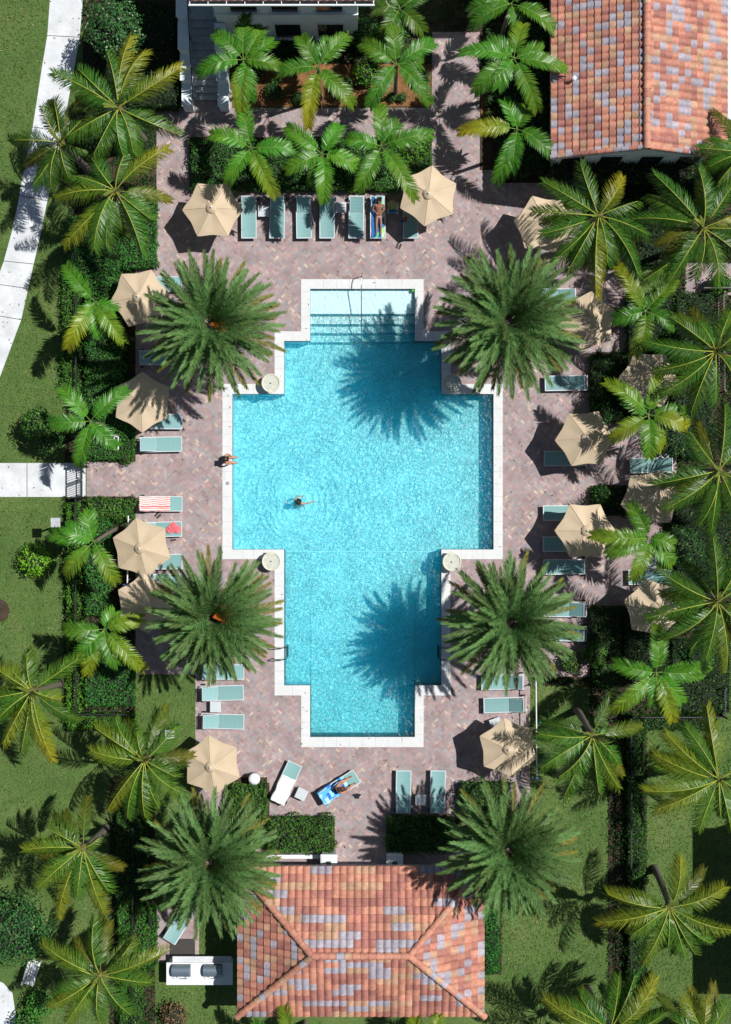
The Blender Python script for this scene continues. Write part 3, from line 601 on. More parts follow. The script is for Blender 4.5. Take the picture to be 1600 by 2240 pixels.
def hedge(r, h, label, seed, name='hedge', cat='hedge', group='clipped hedges around the deck', col=(.03, .1, .015), dens=300, amp=.14, leaf=.11, hi=(.12, .22, .03), ph=.06, ragged=.12):
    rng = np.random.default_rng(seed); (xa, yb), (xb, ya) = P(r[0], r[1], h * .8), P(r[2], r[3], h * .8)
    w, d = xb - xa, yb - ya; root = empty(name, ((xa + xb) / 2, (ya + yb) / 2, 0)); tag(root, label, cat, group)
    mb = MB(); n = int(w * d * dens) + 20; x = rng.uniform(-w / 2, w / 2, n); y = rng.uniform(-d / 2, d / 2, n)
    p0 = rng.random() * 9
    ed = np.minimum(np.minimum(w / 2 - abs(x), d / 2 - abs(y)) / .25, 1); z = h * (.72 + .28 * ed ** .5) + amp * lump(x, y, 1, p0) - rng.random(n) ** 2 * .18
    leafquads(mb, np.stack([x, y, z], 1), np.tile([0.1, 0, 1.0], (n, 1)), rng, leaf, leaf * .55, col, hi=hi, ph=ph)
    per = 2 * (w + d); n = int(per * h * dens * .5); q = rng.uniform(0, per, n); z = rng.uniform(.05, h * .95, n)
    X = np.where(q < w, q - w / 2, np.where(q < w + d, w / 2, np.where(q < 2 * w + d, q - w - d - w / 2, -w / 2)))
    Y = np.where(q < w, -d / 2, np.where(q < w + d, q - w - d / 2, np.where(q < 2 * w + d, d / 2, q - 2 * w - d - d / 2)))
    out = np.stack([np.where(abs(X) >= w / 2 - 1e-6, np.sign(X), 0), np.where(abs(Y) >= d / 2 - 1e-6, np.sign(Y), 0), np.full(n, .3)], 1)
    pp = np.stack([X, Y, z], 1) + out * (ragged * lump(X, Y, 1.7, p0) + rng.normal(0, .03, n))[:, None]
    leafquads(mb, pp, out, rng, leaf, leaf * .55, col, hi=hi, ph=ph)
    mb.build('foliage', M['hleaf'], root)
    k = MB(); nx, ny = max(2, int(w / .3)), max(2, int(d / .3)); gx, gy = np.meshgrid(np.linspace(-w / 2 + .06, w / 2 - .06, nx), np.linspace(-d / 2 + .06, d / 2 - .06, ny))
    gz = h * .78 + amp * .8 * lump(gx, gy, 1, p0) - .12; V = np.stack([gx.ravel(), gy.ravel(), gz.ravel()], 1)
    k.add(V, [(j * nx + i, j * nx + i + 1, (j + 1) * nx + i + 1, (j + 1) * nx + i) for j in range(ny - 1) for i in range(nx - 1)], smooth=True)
    k.box((0, 0, h * .3), (w - .14, d - .14, h * .6)); k.build('dark_core', M['dark'], root); return root  # dark solid core behind the leaves, blocks the view through
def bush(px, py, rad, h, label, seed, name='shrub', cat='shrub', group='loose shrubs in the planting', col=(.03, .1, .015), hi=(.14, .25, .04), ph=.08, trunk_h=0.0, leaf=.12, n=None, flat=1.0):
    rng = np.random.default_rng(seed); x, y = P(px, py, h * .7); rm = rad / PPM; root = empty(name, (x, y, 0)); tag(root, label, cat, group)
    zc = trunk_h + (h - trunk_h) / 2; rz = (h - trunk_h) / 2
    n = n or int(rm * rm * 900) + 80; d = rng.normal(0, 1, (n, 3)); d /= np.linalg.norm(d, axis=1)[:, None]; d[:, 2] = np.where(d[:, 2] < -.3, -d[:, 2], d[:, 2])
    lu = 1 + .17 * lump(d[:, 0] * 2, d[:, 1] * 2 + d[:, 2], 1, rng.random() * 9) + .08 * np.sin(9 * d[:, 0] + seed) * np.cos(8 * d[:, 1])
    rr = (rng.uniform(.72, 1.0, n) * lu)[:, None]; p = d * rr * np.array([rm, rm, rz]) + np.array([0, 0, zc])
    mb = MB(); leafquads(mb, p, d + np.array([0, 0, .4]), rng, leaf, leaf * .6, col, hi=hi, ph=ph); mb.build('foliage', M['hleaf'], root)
    k = MB(); k.ball((0, 0, zc), (rm * .7, rm * .7, rz * .75), 12, 8); k.build('dark_core', M['dark'], root)  # near-black ball fills the inside and blocks the view
    if trunk_h: t = MB(); t.tube([(0, 0, 0), (.05, .02, trunk_h * .6), (0, 0, zc)], [.1, .08, .05], 8); t.build('trunk', M['bark'], root)
    return root
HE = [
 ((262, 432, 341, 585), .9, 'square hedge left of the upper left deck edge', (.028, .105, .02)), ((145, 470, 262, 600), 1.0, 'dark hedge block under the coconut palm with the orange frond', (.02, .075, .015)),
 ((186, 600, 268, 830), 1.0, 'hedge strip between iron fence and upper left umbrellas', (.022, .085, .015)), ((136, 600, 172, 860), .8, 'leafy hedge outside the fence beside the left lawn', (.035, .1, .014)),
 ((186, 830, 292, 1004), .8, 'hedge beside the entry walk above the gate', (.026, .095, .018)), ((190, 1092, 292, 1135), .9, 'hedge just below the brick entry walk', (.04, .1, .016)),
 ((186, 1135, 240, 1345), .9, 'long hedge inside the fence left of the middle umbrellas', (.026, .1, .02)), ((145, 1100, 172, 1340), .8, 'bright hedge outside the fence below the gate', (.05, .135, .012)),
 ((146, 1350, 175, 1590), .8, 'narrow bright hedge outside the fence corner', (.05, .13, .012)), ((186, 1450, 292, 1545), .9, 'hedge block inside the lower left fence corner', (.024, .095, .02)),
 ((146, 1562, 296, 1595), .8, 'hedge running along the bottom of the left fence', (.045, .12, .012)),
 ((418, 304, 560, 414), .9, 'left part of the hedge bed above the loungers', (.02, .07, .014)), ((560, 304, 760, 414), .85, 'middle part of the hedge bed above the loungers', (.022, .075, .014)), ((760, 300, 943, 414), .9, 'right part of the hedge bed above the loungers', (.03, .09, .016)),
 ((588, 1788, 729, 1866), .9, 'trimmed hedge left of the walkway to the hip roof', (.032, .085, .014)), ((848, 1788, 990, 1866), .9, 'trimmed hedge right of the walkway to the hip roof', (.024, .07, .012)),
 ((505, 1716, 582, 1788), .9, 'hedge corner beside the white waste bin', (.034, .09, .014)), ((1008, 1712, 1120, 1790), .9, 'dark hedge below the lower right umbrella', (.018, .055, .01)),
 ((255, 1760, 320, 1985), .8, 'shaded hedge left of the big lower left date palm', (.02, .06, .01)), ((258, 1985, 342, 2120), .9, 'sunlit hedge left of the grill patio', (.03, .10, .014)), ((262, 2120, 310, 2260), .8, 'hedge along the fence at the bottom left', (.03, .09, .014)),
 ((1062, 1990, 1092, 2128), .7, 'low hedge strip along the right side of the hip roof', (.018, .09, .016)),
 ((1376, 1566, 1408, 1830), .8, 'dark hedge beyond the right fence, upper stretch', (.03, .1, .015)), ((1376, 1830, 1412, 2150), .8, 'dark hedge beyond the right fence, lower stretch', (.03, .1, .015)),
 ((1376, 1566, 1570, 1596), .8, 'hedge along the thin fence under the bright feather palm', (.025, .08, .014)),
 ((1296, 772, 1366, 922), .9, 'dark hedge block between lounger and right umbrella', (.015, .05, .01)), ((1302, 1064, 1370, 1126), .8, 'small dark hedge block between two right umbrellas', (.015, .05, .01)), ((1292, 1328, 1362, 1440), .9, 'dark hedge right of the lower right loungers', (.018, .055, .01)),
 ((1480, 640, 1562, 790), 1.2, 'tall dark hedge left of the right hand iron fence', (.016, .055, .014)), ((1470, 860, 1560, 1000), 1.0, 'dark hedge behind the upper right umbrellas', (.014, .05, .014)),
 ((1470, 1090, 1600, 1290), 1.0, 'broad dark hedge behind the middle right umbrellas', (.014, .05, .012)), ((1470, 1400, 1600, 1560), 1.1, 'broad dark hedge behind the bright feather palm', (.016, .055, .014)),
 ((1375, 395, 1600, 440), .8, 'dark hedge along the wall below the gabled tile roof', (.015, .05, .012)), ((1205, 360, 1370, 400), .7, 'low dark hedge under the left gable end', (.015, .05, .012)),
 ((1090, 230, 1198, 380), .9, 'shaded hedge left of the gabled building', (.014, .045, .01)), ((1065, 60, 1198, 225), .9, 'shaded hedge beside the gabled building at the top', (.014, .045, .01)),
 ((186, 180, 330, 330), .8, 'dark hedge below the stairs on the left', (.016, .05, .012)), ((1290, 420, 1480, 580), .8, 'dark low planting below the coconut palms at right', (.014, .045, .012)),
 ((520, 88, 690, 130), .7, 'shaded hedge below the white building windows', (.016, .05, .012)), ((300, 20, 386, 232), 1.3, 'very dark tall hedge added as building shadow between the round tree and the stairs', (.008, .024, .007)), ((1210, 352, 1590, 392), 2.5, 'tall dark hedge added to cover the pale gable end wall', (.010, .034, .010)),  # last two added: near-black for building shadow, and to cover the pale wall
 ((1375, 640, 1480, 770), 1.0, 'dark hedge added as shadow fill around the thin leaved feather palm', (.012, .045, .012)), ((1372, 780, 1470, 915), .9, 'dark hedge added as shadow fill under the umbrella with fine shadows', (.010, .04, .010)), ((1374, 1066, 1468, 1124), .9, 'dark hedge patch added as shadow fill under the orange fronded palm', (.010, .04, .010)), ((1364, 1330, 1470, 1480), .9, 'dark hedge added as shadow fill left of the bright feather palm crown', (.012, .045, .010)),  # near-black hedges put where umbrella and palm shadows lie
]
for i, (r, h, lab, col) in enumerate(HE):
    if lab: hedge(r, h, lab, 500 + i, col=col if r[0] < 1200 else tuple(np.array(col) * .6), dens=330 if i < 25 else 240, amp=.14 + .06 * (i % 3), ragged=.1 + .05 * (i % 3))  # right-hand leaf colours darkened to stand in for palm shade
for i, (px, py, rad, h, lab, kw) in enumerate([
 (248, 62, 66, 4.2, 'round broadleaf tree beside the curved concrete path', dict(name='broadleaf_tree', cat='tree', group='broadleaf trees', trunk_h=1.2, col=(.022, .07, .02), hi=(.26, .36, .22), ph=.13, leaf=.15)),
 (30, 2035, 82, 4.6, 'dark broadleaf tree in the lower left corner', dict(name='broadleaf_tree', cat='tree', group='broadleaf trees', trunk_h=1.3, col=(.022, .075, .022), hi=(.13, .2, .06), ph=.1, leaf=.14)),
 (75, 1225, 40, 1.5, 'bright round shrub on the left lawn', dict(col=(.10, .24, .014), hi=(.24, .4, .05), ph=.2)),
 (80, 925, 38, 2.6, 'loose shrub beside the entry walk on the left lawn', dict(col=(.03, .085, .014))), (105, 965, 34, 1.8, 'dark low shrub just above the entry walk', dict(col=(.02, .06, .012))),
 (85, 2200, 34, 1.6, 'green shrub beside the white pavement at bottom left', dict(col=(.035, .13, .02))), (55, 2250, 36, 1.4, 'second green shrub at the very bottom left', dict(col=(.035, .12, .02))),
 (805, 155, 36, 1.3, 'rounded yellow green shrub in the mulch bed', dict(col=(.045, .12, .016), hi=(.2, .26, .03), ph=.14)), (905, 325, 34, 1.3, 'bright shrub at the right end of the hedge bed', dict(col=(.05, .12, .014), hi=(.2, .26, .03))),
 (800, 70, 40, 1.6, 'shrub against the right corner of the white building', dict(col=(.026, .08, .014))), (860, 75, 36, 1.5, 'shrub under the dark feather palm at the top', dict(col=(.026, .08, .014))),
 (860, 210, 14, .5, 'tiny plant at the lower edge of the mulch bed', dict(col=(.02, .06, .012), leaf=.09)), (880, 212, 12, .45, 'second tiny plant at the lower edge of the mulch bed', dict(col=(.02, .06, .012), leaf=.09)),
 (600, 196, 24, .8, 'dark fern clump added as shadow at the left of the mulch bed', dict(col=(.014, .05, .01), leaf=.12)), (655, 212, 18, .6, 'small dark fern added as shadow beside the yellow palm frond in the mulch bed', dict(col=(.014, .05, .01), leaf=.1)), (748, 188, 26, .9, 'dark leafy plant added as shadow in the middle of the mulch bed', dict(col=(.016, .055, .01))), (925, 170, 20, .8, 'small dark shrub added as shadow at the right end of the mulch bed', dict(col=(.02, .06, .01))), (560, 150, 26, 1.0, 'dark shrub added as shadow beside the right stair parapet', dict(col=(.014, .05, .01))),  # five dark plants added where only shadow lies on the mulch
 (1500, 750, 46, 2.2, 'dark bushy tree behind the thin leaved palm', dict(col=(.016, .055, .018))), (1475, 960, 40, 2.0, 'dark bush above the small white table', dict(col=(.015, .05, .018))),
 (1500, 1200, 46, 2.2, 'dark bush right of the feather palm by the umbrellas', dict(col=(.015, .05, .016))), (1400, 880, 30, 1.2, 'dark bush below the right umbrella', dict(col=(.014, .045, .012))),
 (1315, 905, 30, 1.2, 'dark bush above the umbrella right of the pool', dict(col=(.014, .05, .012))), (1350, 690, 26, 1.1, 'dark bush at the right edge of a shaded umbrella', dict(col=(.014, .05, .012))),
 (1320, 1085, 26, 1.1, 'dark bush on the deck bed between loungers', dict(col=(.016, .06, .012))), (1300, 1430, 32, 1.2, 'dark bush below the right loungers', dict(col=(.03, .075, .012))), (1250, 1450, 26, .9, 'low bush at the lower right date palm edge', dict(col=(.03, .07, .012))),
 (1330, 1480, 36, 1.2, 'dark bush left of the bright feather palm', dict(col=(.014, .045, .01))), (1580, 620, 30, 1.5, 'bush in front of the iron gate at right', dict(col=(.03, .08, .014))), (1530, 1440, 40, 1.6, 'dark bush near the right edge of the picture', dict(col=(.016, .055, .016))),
 (360, 185, 22, .8, 'small yellow green plant left of the stairs', dict(col=(.05, .1, .012), leaf=.1)), (1070, 260, 22, .8, 'orange green plant on the bed edge', dict(col=(.06, .07, .012), leaf=.1)), (275, 1000, 20, .7, 'small plant at the inner corner of the entry walk', dict(col=(.045, .09, .012), leaf=.09)),
 (455, 1960, 30, 1.2, 'shaded bush above the grill patio', dict(col=(.018, .05, .01))), (380, 2225, 34, 1.2, 'dry brown shrub below the outdoor grill', dict(col=(.11, .07, .045), hi=(.2, .14, .09)))]):
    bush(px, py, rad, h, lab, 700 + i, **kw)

def ground_cover():
    rng = np.random.default_rng(77); mb = MB()
    for r in cells(SOIL, DECK + NODECK + [(505, 140, 945, 235), (1050, 150, 1085, 372), (1200, -60, 1590, 350)]):
        (xa, ya), (xb, yb) = P(r[0], r[1]), P(r[2], r[3]); n = int((xb - xa) * (ya - yb) * 170)
        if n < 3: continue
        x, y = rng.uniform(xa, xb, n), rng.uniform(yb, ya, n); d = .5 + .5 * lump(x, y, .6, 2)
        keep = rng.random(n) < .35 + d; x, y, d = x[keep], y[keep], d[keep]
        leafquads(mb, np.stack([x, y, .06 + .3 * np.clip(d, 0, 1) * rng.random(len(x))], 1), np.tile([0, 0, 1.0], (len(x), 1)), rng, .14, .08, (.010, .034, .007), hi=(.05, .10, .015), ph=.05)
    tag(mb.build('ground_cover', M['hleaf']), 'dark leafy ground cover filling the planting beds', 'ground cover', kind='stuff')
ground_cover()
def lawn_tufts():
    rng = np.random.default_rng(91); mb = MB()
    for r in cells([(-20, -20, 1620, 2260)], DECK + NODECK + SOIL + OUT + [(520, 1890, 1060, 2240), (-20, 1010, 190, 1090), (362, 2100, 515, 2160), (1588, -30, 1700, 266)]):
        (xa, ya), (xb, yb) = P(r[0], r[1]), P(r[2], r[3]); n = int((xb - xa) * (ya - yb) * 130)
        if n < 5: continue
        x, y = rng.uniform(xa, xb, n), rng.uniform(yb, ya, n)
        px, py = x * PPM + 800, 1120 - y * PPM
        lx = np.interp(py, [a[1] for a in Lx], [a[0] for a in Lx]); rx = np.interp(py, [a[1] for a in Rx], [a[0] for a in Rx])
        k = ~((px > lx - 3) & (px < rx + 3)) & ~((px < 45) & (py > 2120)); x, y = x[k], y[k]; n = len(x)
        dry = rng.random(n) < .25 + .3 * lump(x, y, .25, 4)
        leafquads(mb, np.stack([x, y, np.full(n, .035)], 1), np.tile([0, 0, .6], (n, 1)), rng, .13, .035, (.052, .112, .02), hi=(.2, .205, .085), ph=.3)
    tag(mb.build('lawn_grass', M['hleaf']), 'short mottled grass of the lawns', 'grass', kind='stuff')
lawn_tufts()

def litter():
    rng = np.random.default_rng(5); mb = MB()
    for r in cells([(0, 0, 1600, 2240)], IN + [(520, 1890, 1060, 2240), (1200, 0, 1600, 350)]):
        (xa, ya), (xb, yb) = P(r[0], r[1]), P(r[2], r[3]); n = rng.poisson((xb - xa) * (ya - yb) * 1.3); x, y = rng.uniform(xa, xb, n), rng.uniform(yb, ya, n)
        if n: leafquads(mb, np.stack([x, y, np.full(n, .05)], 1), np.tile([0, 0, 6.0], (n, 1)), rng, .13, .045, (.10, .07, .04), hi=(.38, .30, .2), ph=.3)
    tag(mb.build('leaf_litter', M['hleaf']), 'dry fallen leaflets scattered over deck and lawn', 'leaf litter', kind='stuff')
litter()

# ------------------------------------------------------------------ tiled roofs
PAL = [np.array(c) for c in ((.50, .225, .155), (.36, .15, .12), (.46, .275, .18), (.35, .32, .37), (.45, .185, .135))]
def tile_plane(mb, org, U, Vd, pitch, nu, nv, du, dv, lo, hi, rng, run=1, probs=(.30, .24, .15, .25, .06)):
    """org: eave corner; U along the eave, Vd up the slope in plan; lo(v), hi(v): clip in u"""
    org = np.array(org, float); U = np.array(U, float); Vd = np.array(Vd, float); ns = 6; up = np.array([0, 0, 1.0])
    for j in range(nv):
        off = rng.integers(0, 3); cc = {}
        for i in range(nu):
            u0, u1 = i * du, (i + 1) * du; va, vb = j * dv, (j + 1) * dv + .05
            if u1 < lo(va) + .02 or u0 > hi(va) - .02: continue
            k = (i + off) // run
            if k not in cc: cc[k] = PAL[rng.choice(5, p=probs)]
            c = cc[k] * rng.uniform(.88, 1.12); V = []
            for v, lift in ((va, .075), (vb, .012)):
                for s in range(ns + 1):
                    a = s / ns; u = u0 + a * du; uc = min(max(u, lo(min(v, nv * dv))), hi(min(v, nv * dv)))
                    zz = v * math.tan(pitch) + lift + .10 * math.sin(math.pi * a) ** .8
                    V.append(org + U * uc + Vd * v + up * zz)
            mb.add(V, [(s, s + 1, ns + 2 + s, ns + 1 + s) for s in range(ns)], c, 0, True)
            # butt end of the tile
            B = [V[s] for s in range(ns + 1)] + [V[s] - up * (.03 + .06 * math.sin(math.pi * s / ns)) for s in range(ns + 1)]
            mb.add(B, [(s, ns + 1 + s, ns + 2 + s, s + 1) for s in range(ns)], c * .8)
def ridge(mb, a, b, rng, r=.15, step=.36):
    a, b = np.array(a, float), np.array(b, float); L_ = np.linalg.norm(b - a); n = max(1, round(L_ / step)); d = (b - a) / L_
    s = np.cross(d, [0, 0, 1]); s /= np.linalg.norm(s); u = np.cross(s, d)
    for i in range(n):
        c = PAL[rng.choice(5, p=(.5, .06, .14, .18, .12))] * rng.uniform(.95, 1.1); V = []
        for t, rr in ((i / n, r * 1.08), ((i + 1.12) / n, r * .92)):
            for k in range(9):
                an = math.pi * k / 8; V.append(a + d * L_ * t + s * rr * math.cos(an) + u * (rr * math.sin(an) * .95 + .03))
        mb.add(V, [(k, k + 1, 10 + k, 9 + k) for k in range(8)], c, 0, True)
        mb.add(V[:9], [tuple(range(9))], c * .8)
def hip_building():
    he = 3.2; k = lambda px, py, h: np.array([*P(px, py, h), h])
    x0, yN = P(520, 1893, he); x1, yS = P(1060, 2222, he); hd = (yN - yS) / 2; pitch = R(33.5); hr = he + hd * math.tan(pitch)
    root = empty('pool_pavilion', ((x0 + x1) / 2, (yN + yS) / 2, 0)); tag(root, 'pavilion with a hipped terracotta tile roof below the pool', 'building')
    o = np.array([(x0 + x1) / 2, (yN + yS) / 2, 0]); w = x1 - x0; D = 2 * hd; rng = np.random.default_rng(8)
    wall = MB(); wall.box((0, 0, he / 2), (w - 1.6, D - 1.6, he)); wall.build('wall', M['wall'], root)
    for sx in (-1, 1):
        d = MB(); d.box((sx * 1.6, hd - .78, 1.05), (.9, .08, 2.1)); d.build('door', M['stair'], root)
    mb = MB(); du, dv = .32, .318; c0 = np.array([-w / 2, -hd, he]); nv = int(hd / dv) + 1
    W2 = D
    ins = 2.95 + .45
    for org, U, Vd, width in ((c0, (1, 0, 0), (0, 1, 0), w), (np.array([w / 2, hd, he]), (-1, 0, 0), (0, -1, 0), w)):
        tile_plane(mb, org, U, Vd, pitch, int(width / du) + 1, nv, width / (int(width / du)), hd / nv, lambda v: min(v, hd) * ins / hd, lambda v, width=width: width - min(v, hd) * ins / hd, rng, run=3)
    pe = math.atan2(hr - he, ins); ne = int(ins / dv) + 1
    for org, U, Vd in ((np.array([-w / 2, hd, he]), (0, -1, 0), (1, 0, 0)), (np.array([w / 2, -hd, he]), (0, 1, 0), (-1, 0, 0))):
        tile_plane(mb, org, U, Vd, pe, int(D / du) + 1, ne, D / int(D / du), ins / ne, lambda v: min(v, ins) * hd / ins, lambda v: D - min(v, ins) * hd / ins, rng, run=1)
    # solid deck below the tiles
    e = .035
    V = [(-w / 2, -hd, he - e), (w / 2, -hd, he - e), (w / 2, hd, he - e), (-w / 2, hd, he - e), (-w / 2 + ins, 0, hr - e), (w / 2 - ins, 0, hr - e)]
    mb.add(V, [(0, 1, 5, 4), (2, 3, 4, 5)], (.12, .05, .035)); mb.add(V, [(3, 0, 4), (1, 2, 5)], (.12, .05, .035)); mb.add(V, [(3, 2, 1, 0)], (.3, .3, .3))
    mb.box((0, 0, he - .11), (w - .04, D - .04, .14), col=(.5, .52, .54))
    rf = mb.build('roof', M['tile'], root)
    rd = MB(); A, B = (-w / 2 + ins, 0, hr + .06), (w / 2 - ins, 0, hr + .06)
    ridge(rd, A, B, rng)
    for a, b in (((-w / 2, -hd), A), ((-w / 2, hd), A), ((w / 2, -hd), B), ((w / 2, hd), B)): ridge(rd, (a[0], a[1], he + .09), b, rng)
    rd.build('ridge_tiles', M['tile'], rf)
hip_building()
def gable_building():
    he = 4.7; xl, ys = P(1205, 348, he); xr, _ = P(1590, 348, he); xm = (xl + xr) / 2; hw = (xr - xl) / 2; pitch = math.atan2(1.8, hw); yn = 31.0; D = yn - ys
    root = empty('gabled_building', (xm, (ys + yn) / 2, 0)); tag(root, 'long building with a gabled multicoloured tile roof at the upper right', 'building'); rng = np.random.default_rng(21)
    cy_ = (ys + yn) / 2; hr = he + 1.8
    wl = MB(); wl.box((0, 0, (he - .1) / 2), (2 * hw - 1.1, D - 1.0, he - .1)); y0 = -D / 2 + .5
    wl.add([(-hw + .55, y0, he - .1), (hw - .55, y0, he - .1), (0, y0, hr - .25)], [(0, 1, 2)]); wl.build('wall', M['wall'], root)
    for x in (-2.6, -.9, .9, 2.6):
        f = MB(); f.box((x, y0 - .02, 2.6), (1.1, .06, 1.5)); fo = f.build('window', M['white'], root); q = MB(); q.box((x, y0 - .06, 2.6), (.95, .03, 1.35)); q.build('pane', M['glass'], fo)
    mb = MB(); nv = 13; nu = int(D / .325)
    for org, U, Vd in ((np.array([-hw, D / 2, he]), (0, -1, 0), (1, 0, 0)), (np.array([hw, -D / 2, he]), (0, 1, 0), (-1, 0, 0))):
        tile_plane(mb, org, U, Vd, pitch, nu, nv, D / nu, hw / nv, lambda v: 0, lambda v: D, rng, run=1, probs=(.29, .22, .19, .25, .05))
    e = .04; V = [(-hw, -D / 2, he - e), (0, -D / 2, hr - e), (hw, -D / 2, he - e), (-hw, D / 2, he - e), (0, D / 2, hr - e), (hw, D / 2, he - e)]
    mb.add(V, [(0, 1, 4, 3), (1, 2, 5, 4)], (.12, .05, .035)); V2 = [(a, b, c - .16) for a, b, c in V]; mb.add(V2, [(3, 4, 1, 0), (4, 5, 2, 1)], (.3, .3, .3))
    mb.add(V[:3] + V2[:3], [(0, 3, 4, 1), (1, 4, 5, 2)], (.5, .5, .5)); mb.add([V[0], V[3], V2[0], V2[3]], [(0, 1, 3, 2)], (.5, .5, .5)); mb.add([V[2], V[5], V2[2], V2[5]], [(0, 2, 3, 1)], (.5, .5, .5))
    rf = mb.build('roof', M['tile'], root); rd = MB(); ridge(rd, (0, -D / 2 - .02, hr + .07), (0, D / 2, hr + .07), rng, .16)
    ridge(rd, (-hw, -D / 2 + .08, he + .06), (0, -D / 2 + .08, hr + .06), rng, .1); ridge(rd, (hw, -D / 2 + .08, he + .06), (0, -D / 2 + .08, hr + .06), rng, .1); rd.build('ridge_tiles', M['tile'], rf)
    v = MB(); x, y = P(1254, 176, 5.2); v.tube([(x - xm, y - cy_, 5.0), (x - xm, y - cy_, 5.55)], [.06, .06], 10); v.lathe([(.1, 0), (.11, .05), (0, .07)], (x - xm, y - cy_, 5.52), 12); v.build('vent_pipe', M['white'], rf)
gable_building()
def flat_building(x0, x1, y0, y1, h, label):
    root = empty('neighbour_building', ((x0 + x1) / 2, (y0 + y1) / 2, 0)); tag(root, label, 'building'); w = MB(); w.box((0, 0, h / 2), (x1 - x0, y1 - y0, h)); w.build('wall', M['wall'], root)
    r = MB(); r.box((0, 0, h + .1), (x1 - x0 + .5, y1 - y0 + .5, .2), col=(.4, .2, .15)); r.build('roof', M['tile'], root)
flat_building(4.5, 9.0, 23.95, 33, 8.6, 'taller wing beyond the top edge that shades the brick path'); flat_building(19.1, 26, -20.9, -13.7, 6.6, 'building beyond the right edge casting the square shadow')
def stair_building():
    Yw = 21.97; he = 6.8; xl, xr = -6.65, -.35; root = empty('white_building', ((xl + xr) / 2, Yw + 4, 0)); tag(root, 'white two storey building with outside stairs at the top', 'building')
    ox, oy = (xl + xr) / 2, Yw + 4; w = MB(); w.box((0, 0, he / 2), (xr - xl, 8, he)); w.box((0, -4.03, 3.55), (xr - xl + .06, .1, .18)); w.build('wall', M['wall'], root)
    for z0, z1 in ((.6, 2.35), (4.05, 5.6)):
        for px in (545, 631, 724):
            zc = (z0 + z1) / 2; x = (px - 800) / PPM * (H - 1.5) / H
            f = MB(); f.box((x - ox, -4.02, zc), (1.28, .08, z1 - z0 + .1)); fo = f.build('window', M['white'], root); q = MB(); q.box((x - ox, -4.07, zc), (1.14, .04, z1 - z0 - .04)); q.build('pane', M['glass'], fo)
            s = MB(); s.box((x - ox, -4.1, z0 - .07), (1.4, .2, .07)); s.build('sill', M['white'], fo)
    ex0, ey = P(413, 3, he); ex1, _ = P(820, 3, he); rng = np.random.default_rng(4)
    mb = MB(); n = int((ex1 - ex0) / .32); tile_plane(mb, (ex0 - ox, ey - oy, he), (1, 0, 0), (0, 1, 0), R(20), n, 14, (ex1 - ex0) / n, .32, lambda v: 0, lambda v: ex1 - ex0, rng, 3)
    mb.box(((ex0 + ex1) / 2 - ox, ey - oy + 2.2, he - .1), (ex1 - ex0, 4.4, .12), col=(.5, .52, .54)); rf = mb.build('roof', M['tile'], root)
    g = MB(); g.box(((ex0 + ex1) / 2 - ox, ey - oy - .16, he - .02), (ex1 - ex0, .06, .13))
    for k in range(11): g.box((ex0 + .05 + (ex1 - ex0 - .1) * k / 10 - ox, ey - oy - .075, he + .02), (.035, .12, .05))
    g.build('gutter', M['white'], rf); g = MB(); g.box(((ex0 + ex1) / 2 - ox, ey - oy - .07, he - .08), (ex1 - ex0, .12, .03)); g.build('dark_gap_box', M['black'], rf)  # black box put between eave and gutter to darken the gap
    # stairs
    st = MB(); tr = .282; n = 12; y0 = P(0, 220)[1]
    for i in range(n):
        z = .172 * (i + 1); st.box((-7.35 - ox, y0 + tr * (i + .5) + .01 - oy, z / 2), (1.22, tr - .0, z)); st.box((-7.35 - ox, y0 + tr * i + .015 - oy, z + .005), (1.21, .04, .014), col=(.5, .5, .5))
    st.box((-7.35 - ox, y0 + tr * n + 2.0 - oy, .172 * n / 2 + .002), (1.22, 3.98, .172 * n)); so = st.build('stairs', M['stair'], root)
    pw = MB()
    for X, wd in ((-8.17, .42), (-6.52, .42)):
        for a, b, z in ((18.6, 19.6, 1.05), (19.6, 20.75, 1.65), (20.75, 21.9 if X > -7 else 22.0, 2.45), (22.0, 26, 3.1)):
            if X > -7 and a > 21.5: continue
            pw.box((X - ox, (a + b) / 2 - oy, z / 2), (wd, b - a, z)); pw.box((X - ox, (a + b) / 2 - oy, z + .03), (wd + .08, b - a + .04, .06))
    pw.build('parapet', M['wall'], root)
    r = MB(); r.tube([(-7.9 - ox, 18.9 - oy, 1.15), (-7.9 - ox, 22.4 - oy, 3.05), (-7.9 - ox, 26 - oy, 3.05)], .025, 8)
    for y, z in ((19, .3), (20.2, 1.0), (21.4, 1.7), (22.5, 2.1)): r.tube([(-7.9 - ox, y - oy, z), (-7.9 - ox, y - oy, z + .9)], .02, 6)
    r.build('handrail', M['black'], root)
stair_building()

